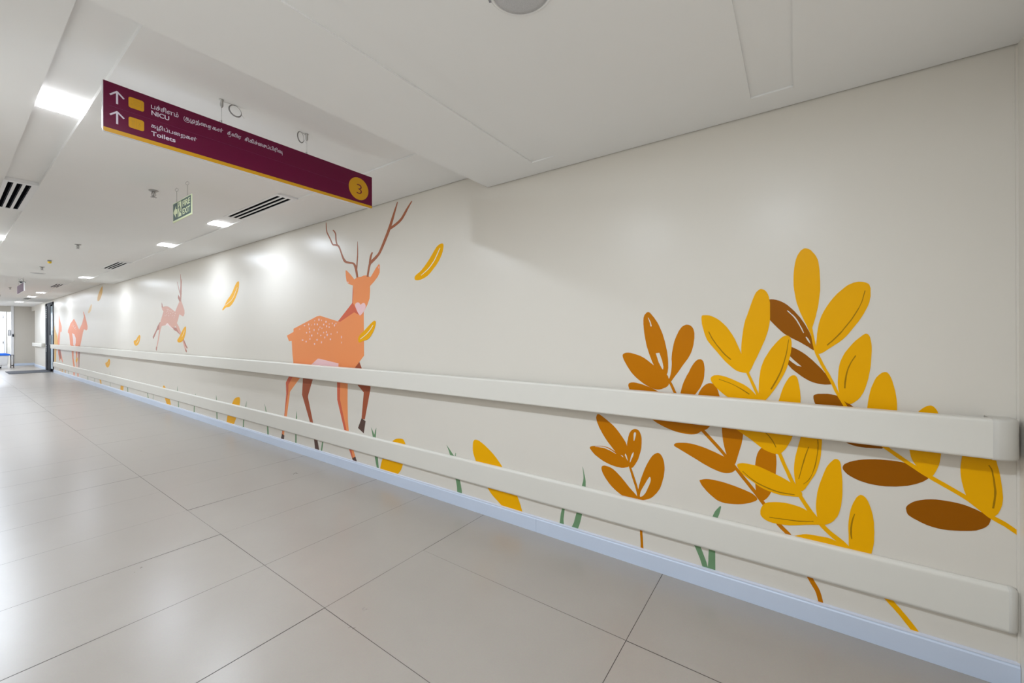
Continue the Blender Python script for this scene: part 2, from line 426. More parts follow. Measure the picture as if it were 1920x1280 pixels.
bm = B(); lathe(bm, [(0.092, -0.001), (0.090, -0.006), (0.04, -0.009), (0.002, -0.009)], n=40); obj('grille', bm, M['grille'], t); 
t = thing('smoke_detector', 'small smoke detector with a yellow dust cap on the ceiling', 'smoke detector', (0.955, 9.36, Z1))
bm = B(); lathe(bm, [(0.022, 0.0), (0.024, -0.009), (0.020, -0.018), (0.018, -0.018)], n=24); obj('base', bm, M['greyplastic'], t)
bm = B(); lathe(bm, [(0.019, -0.017), (0.022, -0.022), (0.020, -0.042), (0.016, -0.047), (0.002, -0.048)], n=24); obj('dust_cap', bm, M['cap'], t)
t = thing('security_camera', 'black dome security camera on the ceiling above the far mauve sign', 'camera', (1.050, 14.30, Z2))
bm = B(); lathe(bm, [(0.058, 0.0), (0.060, -0.018), (0.054, -0.026), (0.050, -0.026)], n=32); obj('housing', bm, M['lampframe'], t)
bm = B(); lathe(bm, [(0.0495, -0.024)] + [(0.049 * math.cos(a), -0.026 - 0.040 * math.sin(a)) for a in [k * math.pi / 2 / 8 for k in range(8)]] + [(0.002, -0.066)], n=32); obj('dome', bm, M['blackframe'], t)

# ---------------------------------------------------------------- lettering helper (built-in font, converted to mesh)
def text_mesh(body, bold=0.0, depth=0.0):
    c = bpy.data.curves.new('lettering', 'FONT'); c.body = body; c.size = 1.0
    if bold: c.offset = bold
    o = bpy.data.objects.new('lettering', c); COL.objects.link(o)
    bpy.context.view_layer.update()
    me = bpy.data.meshes.new_from_object(o.evaluated_get(bpy.context.evaluated_depsgraph_get()))
    bpy.data.objects.remove(o); bpy.data.curves.remove(c)
    return me
def lay_text(name, body, m, parent, x0, x1, z0, z1, bold=0.0, base=None):
    """letters fitted between x0..x1 (parent's x) and z0..z1, facing the parent's -Y"""
    me = text_mesh(body, bold)
    xs = [v.co.x for v in me.vertices]; yy = [v.co.y for v in me.vertices]
    a, b, c, d = min(xs), max(xs), min(yy), max(yy)
    sx = (x1 - x0) / (b - a); sz = (z1 - z0) / (d - c)
    for v in me.vertices:
        v.co = Vector((x0 + (v.co.x - a) * sx, 0.0, z0 + (v.co.y - c) * sz))
    me.materials.clear(); me.materials.append(m)
    me.name = name
    o = bpy.data.objects.new(name, me); COL.objects.link(o); o.parent = parent
    return o, (a, c, sx, sz, x0, z0)
def flat_poly(bm, pts, y, mi=0, t=0.0006):
    """thin raised shape in the x-z plane, front face towards -Y"""
    prism_pts(bm, [(x, y, z) for x, z in pts], [(x, y + t, z) for x, z in pts], mi)
def stroke2d(bm, pts, w, y, t=0.0006):
    for k_, ((xa, za), (xb, zb)) in enumerate(zip(pts, pts[1:])):
        d = Vector((xb - xa, zb - za)); L_ = d.length; d /= L_; nn = Vector((-d.y, d.x)) * w / 2; e = d * w * 0.25
        flat_poly(bm, [(xa - e.x + nn.x, za - e.y + nn.y), (xa - e.x - nn.x, za - e.y - nn.y), (xb + e.x - nn.x, zb + e.y - nn.y), (xb + e.x + nn.x, zb + e.y + nn.y)], y - 0.00006 * k_, 0, t)

# ---------------------------------------------------------------- hanging direction sign
SX0, SX1, SZ0, SZ1, SY = 0.3745, 1.640, 2.128, 2.3335, 2.285
sg = thing('direction_sign', 'long plum hanging direction sign with NICU and Toilets lettering and a yellow base', 'sign', (0, SY, 0))
bm = B()
pr = rounded(SX0 + 0.0015, SX1, SZ0, SZ1, 0.006, 4, (1, 1, 0, 0))
prism_pts(bm, [(x, 0.0008, z) for x, z in pr], [(x, 0.016, z) for x, z in pr])
obj('panel', bm, M['signedge'], sg)
bm = B(); flat_poly(bm, [(SX0 + 0.0035, SZ0 + 0.0165), (SX1, SZ0 + 0.0165), (SX1, SZ1), (SX0 + 0.0035, SZ1)], 0.0, t=0.0008); obj('plum_face', bm, M['plum'], sg)
bm = B(); flat_poly(bm, rounded(SX0 + 0.0035, SX1, SZ0, SZ0 + 0.0165, 0.006, 4, (1, 1, 0, 0)), -0.0006, t=0.0014); obj('yellow_band', bm, M['signyellow'], sg)
for zt, zb, zw in ((2.303, 2.254, 2.281), (2.220, 2.171, 2.199)):
    bm = B(); stroke2d(bm, [(0.4185, zb), (0.4185, zt - 0.003)], 0.0062, -0.0006); stroke2d(bm, [(0.3985, zw + 0.002), (0.4185, zt), (0.4385, zw + 0.002)], 0.0058, -0.0008)
    obj('arrow', bm, M['signwhite'], sg)
for za, zb in ((2.2565, 2.3015), (2.1725, 2.2175)):
    bm = B(); flat_poly(bm, rounded(0.4535, 0.5025, za, zb, 0.0075, 5), -0.0006)
    ic = obj('icon_tile', bm, M['signyellow'], sg)
    bm = B()
    if za > 2.2:      # faint cot outline
        P = [[(0.461, 2.291), (0.461, 2.266)], [(0.461, 2.272), (0.495, 2.272)], [(0.495, 2.290), (0.495, 2.266)], [(0.466, 2.278), (0.490, 2.278)], [(0.468, 2.290), (0.478, 2.293), (0.488, 2.288)], [(0.470, 2.284), (0.484, 2.286)]]
    else:             # faint toilet figures outline
        P = [[(0.465, 2.208), (0.465, 2.180)], [(0.470, 2.208), (0.470, 2.180)], [(0.462, 2.202), (0.474, 2.202)], [(0.478, 2.212), (0.478, 2.178)], [(0.484, 2.206), (0.491, 2.190), (0.484, 2.190), (0.491, 2.206)], [(0.486, 2.190), (0.486, 2.180)]]
    for p in P: stroke2d(bm, p, 0.0009, -0.0010, 0.0003)
    obj('icon', bm, M['iconline'], ic)
def sign_line(body, x0, x1, z0, z1, bold, extra=None):
    o, tr = lay_text('lettering', body, M['signwhite'], sg, x0, x1, z0, z1, bold)
    o.location.y = -0.0009
    return o
TB = 0.012
sign_line('பச்சிளம்', 0.5255, 0.6205, 2.2835, 2.3065, TB)
sign_line('க', 0.6455, 0.6615, 2.2840, 2.2985, TB)
bm = B()     # the vowel stroke sweeping round the left of the first letter, tails under the two 'tha' letters
stroke2d(bm, [(0.6615, 2.2850), (0.6600, 2.2800), (0.6550, 2.2770), (0.6490, 2.2770), (0.6430, 2.2800), (0.6402, 2.2860), (0.6402, 2.2930), (0.6430, 2.2990)], 0.0015, -0.0009)
obj('lettering', bm, M['signwhite'], sg); bm = B()
stroke2d(bm, [(0.7425, 2.2865), (0.7415, 2.2800), (0.7370, 2.2780), (0.7330, 2.2800)], 0.0015, -0.0009)
obj('lettering', bm, M['signwhite'], sg); bm = B()
stroke2d(bm, [(0.8275, 2.2865), (0.8265, 2.2795), (0.8220, 2.2775), (0.8180, 2.2795)], 0.0015, -0.0009)
obj('lettering', bm, M['signwhite'], sg); bm = B()
stroke2d(bm, [(1.0705, 2.2940), (1.0720, 2.2860), (1.0715, 2.2760)], 0.0016, -0.0009)
obj('lettering', bm, M['signwhite'], sg)
sign_line('ழந்ைதகள்', 0.6640, 0.7940, 2.2770, 2.3045, TB)
sign_line('தீவிர', 0.8120, 0.8730, 2.2785, 2.3050, TB)
sign_line('சிகிச்ைசப்பிரிவ', 0.8890, 1.0710, 2.2790, 2.3060, TB)
sign_line('NICU', 0.5265, 0.5875, 2.2555, 2.2755, 0.02)
sign_line('கழிப்பைறகள்', 0.5255, 0.6885, 2.1945, 2.2210, TB)
sign_line('Toilets', 0.5255, 0.6095, 2.1665, 2.1860, 0.02)
bm = B(); stroke2d(bm, [(0.396, 2.2363), (1.475, 2.2363)], 0.0011, -0.0003, 0.0003); obj('divider_line', bm, M['linefaint'], sg)
bm = B(); flat_poly(bm, [(1.5415 + 0.0705 * math.cos(k * math.pi / 24), 2.2305 + 0.0705 * math.sin(k * math.pi / 24)) for k in range(48)], -0.0006)
disc = obj('number_disc', bm, M['signyellow'], sg)
o, _ = lay_text('numeral', '3', M['plum'], disc, 1.5250, 1.5630, 2.1985, 2.2590, -0.014); o.location.y = -0.0011
# cable grippers, cables, coils and eyelets
def hanger(x, cx, cz, rx, ry, rz):
    h = bpy.data.objects.new('cable_hanger', None); COL.objects.link(h); h.parent = sg; h.location = (x, 0.008, 0); h.empty_display_size = 0.02
    bm = B(); lathe(bm, [(0.0095, 2.4495), (0.0095, 2.447), (0.0072, 2.4455), (0.0072, 2.419), (0.0045, 2.413), (0.0015, 2.409)], n=20); obj('gripper', bm, M['metal'], h)
    bm = B(); tube(bm, [(0, 0, 2.413), (0, 0, SZ1 + 0.012)], 0.0006, 6); obj('cable', bm, M['cable'], h)
    bm = B()
    for q in range(4):
        rr = 1 + 0.045 * q; pts = []
        for k in range(28):
            a = k * 2 * math.pi / 28
            pts.append((cx + rx * rr * math.cos(a), (ry * rr) * math.cos(a) + 0.0015 * q, cz + rz * rr * math.sin(a)))
        tube(bm, pts, 0.0008, 5, closed=True)
    tube(bm, [(0.0065 if cx > 0 else -0.0065, 0, 2.443), (cx * 0.5, 0.0, 2.4455), (cx, 0, cz + rz)], 0.0007, 5)
    tube(bm, [(cx + rx, ry, cz - 0.003), (cx + rx + 0.006, ry, cz - 0.012), (cx + rx + 0.014, ry, cz - 0.020)], 0.0006, 5)
    obj('cable_coil', bm, M['cable'], h)
    bm = B(); tube(bm, [(-0.004 + 0.006 * math.cos(k * math.pi / 8), 0, SZ1 + 0.004 + 0.0055 * math.sin(k * math.pi / 8)) for k in range(16)], 0.0012, 6, closed=True)
    tube(bm, [(0, 0, SZ1 + 0.014), (0, 0, SZ1 + 0.0005)], 0.0022, 8)
    obj('eyelet', bm, M['metal'], h)
hanger(0.7915, 0.060, 2.4215, 0.027, 0.004, 0.0245)
hanger(1.2110, -0.033, 2.4200, 0.021, 0.009, 0.0275)

# ---------------------------------------------------------------- fire exit sign (faces across the corridor)
ex = thing('exit_sign', 'small hanging green and cream FIRE EXIT sign with running figure and arrow', 'sign', (1.060, 3.835, 2.262), None, (0, 0, -math.pi / 2))
hw, hh = 0.205, 0.075                                # local x runs towards the camera
bm = B(); box(bm, -hw, hw, 0.0, 0.006, -hh, hh); obj('panel', bm, M['exitcream'], ex)
bm = B(); flat_poly(bm, [(-0.196, -0.062), (0.196, -0.062), (0.196, 0.069), (-0.196, 0.069)], -0.0008); gf = obj('green_face', bm, M['exitgreen'], ex)
bm = B(); flat_poly(bm, [(-0.185, 0.0), (-0.125, 0.048), (-0.135, 0.018), (-0.098, 0.018), (-0.098, -0.018), (-0.135, -0.018), (-0.125, -0.048)], -0.0016); obj('arrow', bm, M['exitcream'], ex)
bm = B(); flat_poly(bm, [(-0.088, -0.050), (-0.006, -0.050), (-0.006, 0.062), (-0.088, 0.062)], -0.0016); dp = obj('doorway_panel', bm, M['exitcream'], ex)
bm = B()                                            # running figure
flat_poly(bm, [(-0.058 + 0.009 * math.cos(k * math.pi / 6), 0.047 + 0.010 * math.sin(k * math.pi / 6)) for k in range(12)], -0.0022)
stroke2d(bm, [(-0.050, 0.032), (-0.040, 0.002)], 0.015, -0.0022); stroke2d(bm, [(-0.048, 0.030), (-0.070, 0.020), (-0.083, 0.006)], 0.006, -0.0022)
stroke2d(bm, [(-0.046, 0.032), (-0.028, 0.018), (-0.024, 0.000)], 0.006, -0.0022)
stroke2d(bm, [(-0.040, 0.002), (-0.062, -0.018), (-0.074, -0.046)], 0.008, -0.0022); stroke2d(bm, [(-0.038, 0.002), (-0.022, -0.020), (-0.008, -0.024)], 0.008, -0.0022)
obj('running_figure', bm, M['exitgreen'], dp)
for body, x0, x1, z0, z1 in (('FIRE', 0.022, 0.182, 0.012, 0.056), ('EXIT', 0.022, 0.182, -0.048, -0.004)):
    o, _ = lay_text('lettering', body, M['exitcream'], ex, x0, x1, z0, z1, 0.025); o.location.y = -0.0016
for x in (-0.125, 0.113):
    bm = B(); tube(bm, [(x, 0.003, hh + 0.012), (x, 0.003, hh + 0.085)], 0.0011, 6); obj('hanging_wire', bm, M['cable'], ex)
    bm = B(); tube(bm, [(x + 0.014 * math.cos(k * math.pi / 8), 0.003 + 0.006 * math.cos(k * math.pi / 8), hh + 0.098 + 0.012 * math.sin(k * math.pi / 8)) for k in range(16)], 0.0009, 5, closed=True)
    tube(bm, [(x, 0.003, hh + 0.110), (x + 0.002, 0.003, 2.4495 - 2.262)], 0.0011, 5); obj('wire_loop', bm, M['cable'], ex)
    bm = B(); tube(bm, [(x + 0.009 * math.cos(k * math.pi / 6), 0.003, hh + 0.005 + 0.008 * math.sin(k * math.pi / 6)) for k in range(12)], 0.0011, 5, closed=True); obj('ring', bm, M['metal'], ex)

# ---------------------------------------------------------------- far plum hanging sign, its gloss painted as mauve
fs = thing('hanging_sign', 'far small plum hanging sign, gloss painted as mauve, below the domed camera', 'sign', (0.955, 13.35, 2.288), None, (0, 0, -math.pi / 2))
bm = B(); box(bm, -0.62, 0.62, 0, 0.012, -0.088, 0.088); obj('panel', bm, M['lampframe'], fs)
bm = B(); flat_poly(bm, [(-0.61, -0.085), (0.60, -0.085), (0.60, 0.085), (-0.61, 0.085)], -0.001, t=0.0008); obj('mauve_gloss_face', bm, M['mauve'], fs)
for x in (-0.42, 0.42):
    bm = B(); tube(bm, [(x, 0.006, 0.088), (x, 0.006, 0.2395)], 0.002, 6); obj('hanging_wire', bm, M['cable'], fs)
bm = B()
for q in range(3): tube(bm, [(0.10 + 0.11 * math.cos(k * math.pi / 10) * (1 + 0.04 * q), 0.006 + 0.02 * math.cos(k * math.pi / 10), 0.150 + 0.042 * math.sin(k * math.pi / 10) * (1 + 0.04 * q)) for k in range(20)], 0.003, 5, closed=True)
obj('cable_coil', bm, M['cable'], fs)

# ---------------------------------------------------------------- dark framed glass doors beyond the painted wall
bm = B()
box(bm, W - 0.012, W + 0.16, YD, YD + 0.16, 0.0, 2.47); box(bm, W - 0.012, W + 0.16, 22.62, 23.0, 0.0, 2.47)
box(bm, W - 0.012, W + 0.16, YD, 23.0, 2.38, 2.47)
d1 = struct('door_1', bm, M['blackframe'])
bm = B(); box(bm, W + 0.13, W + 0.15, YD + 0.16, 22.62, 0, 2.38); obj('opening_panel', bm, M['dark'], d1)
bm = B(); box(bm, W - 0.005, W + 0.045, 21.85, 22.55, 0.012, 2.395); obj('stile', bm, M['blackframe'], d1)
bm = B(); box(bm, W + 0.002, W + 0.012, 21.33, 21.84, 0.10, 2.34); gp = obj('glass_pane', bm, M['glassblue'], d1)
bm = B(); box(bm, W - 0.028, W + 0.001, 21.74, 21.82, 0.95, 1.30); obj('door_handle', bm, M['metal'], d1)
bm = B()
for zc in (1.95, 2.02, 2.09, 2.16, 2.23, 0.70, 0.77, 0.84, 0.91): box(bm, W - 0.014, W - 0.0115, 22.74, 22.84, zc, zc + 0.03)
obj('perforated_strip', bm, M['lampframe'], d1)
# white double door seen at the end, left of the beige wall
bm = B(); box(bm, XL + 0.02, 1.69, 29.44, 29.497, 0.0, 2.40)
d2 = struct('door_2', bm, M['white'])
bm = B()
for x in (0.72, 1.64): box(bm, x, x + 0.012, 29.436, 29.4395, 0.02, 2.38)
for z in (2.05, 1.90): box(bm, 0.0, 1.66, 29.436, 29.4395, z, z + 0.01)
obj('panel_joint', bm, M['greyplastic'], d2)
for z in (2.08, 0.94):
    bm = B(); tube(bm, [(1.60, 29.42, z), (1.60, 29.42, z + 0.13)], 0.012, 8); obj('hinge', bm, M['metal'], d2)
# small fittings on the white frame
t = thing('wall_dispenser', 'small white dispenser with dark sides on the far white frame', 'dispenser', (1.665, YE + 0.06, 1.40))
bm = B(); prism_pts(bm, [(x, -0.06, z) for x, z in rounded(-0.055, 0.018, -0.12, 0.13, 0.015)], [(x, 0.05, z) for x, z in rounded(-0.055, 0.018, -0.12, 0.13, 0.015)]); obj('housing', bm, M['greyplastic'], t)
bm = B(); box(bm, -0.040, 0.004, -0.064, -0.0605, -0.10, 0.11); obj('front_cover', bm, M['white'], t)
t = thing('card_reader', 'black card reader on the white frame beside the far beige wall', 'card reader', (1.742, YE - 0.031, 1.30))
bm = B(); box(bm, -0.022, 0.022, -0.022, 0, -0.055, 0.055); obj('body', bm, M['blackframe'], t)
bm = B(); box(bm, -0.012, 0.012, -0.024, -0.0225, 0.01, 0.04); obj('indicator', bm, M['greyplastic'], t)

# ---------------------------------------------------------------- bin, bag and mat at the far end
t = thing('storage_bin', 'white wheeled bin with a bright blue lid at the far left', 'bin', (1.20, 25.6, 0))
bm = B(); prism_pts(bm, [(x, y_, 0.135) for x, y_ in rounded(-0.36, 0.29, -0.22, 0.22, 0.04)], [(x, y_, 0.505) for x, y_ in rounded(-0.39, 0.32, -0.25, 0.25, 0.04)]); obj('tub', bm, M['white'], t)
bm = B(); prism_pts(bm, [(x, y_, 0.506) for x, y_ in rounded(-0.42, 0.36, -0.27, 0.27, 0.05)], [(x, y_, 0.55) for x, y_ in rounded(-0.42, 0.36, -0.27, 0.27, 0.05)])
prism_pts(bm, [(x, y_, 0.5501) for x, y_ in rounded(-0.42, 0.36, -0.27, 0.27, 0.05)], [(x, y_, 0.60) for x, y_ in rounded(-0.36, 0.25, -0.20, 0.20, 0.05)]); obj('lid', bm, M['blue'], t)
bm = B(); box(bm, 0.14, 0.29, -0.20, 0.20, 0.0, 0.134); box(bm, -0.34, 0.13, -0.18, 0.18, 0.09, 0.134); obj('base', bm, M['white'], t)
for wx in (0.09, -0.30):
    for wy in (-0.19, 0.15):
        bm = B(); tube(bm, [(wx, wy, 0.041), (wx, wy + 0.04, 0.041)], 0.041, 16); obj('wheel', bm, M['dark'], t)
t = tag(obj('handbag', (lambda b_: (lathe(b_, [(0.02, 0.0), (0.10, 0.004), (0.13, 0.05), (0.12, 0.11), (0.07, 0.15), (0.01, 0.16)], n=20), b_)[1])(B()), M['maroon'], None, (1.19, 25.6, 0.6005)), 'dark maroon bag resting on the blue bin lid', 'bag')
t = thing('equipment_stand', 'narrow grey metal stand between the blue-lidded bin and white frame', 'stand', (1.625, 25.75, 0))
for x in (-0.035, 0.035):
    for y_ in (-0.1, 0.1):
        bm = B(); tube(bm, [(x, y_, 0.0), (x, y_, 0.50)], 0.011, 8); obj('leg', bm, M['metal'], t)
bm = B(); box(bm, -0.05, 0.05, -0.13, 0.13, 0.5001, 0.53); obj('top', bm, M['greyplastic'], t)
bm = B(); box(bm, -0.03, 0.03, -0.1, 0.1, 0.07, 0.09); obj('shelf', bm, M['dark'], t)
bm = B(); prism_pts(bm, [(x, y_, 0.0015) for x, y_ in rounded(-0.475, 0.475, -0.79, 0.79, 0.02)], [(x, y_, 0.012) for x, y_ in rounded(-0.465, 0.465, -0.78, 0.78, 0.02)])
tag(obj('floor_mat', bm, M['mat'], None, (1.765, 22.25, 0)), 'dark grey mat on the floor in front of the far glass doors', 'mat')

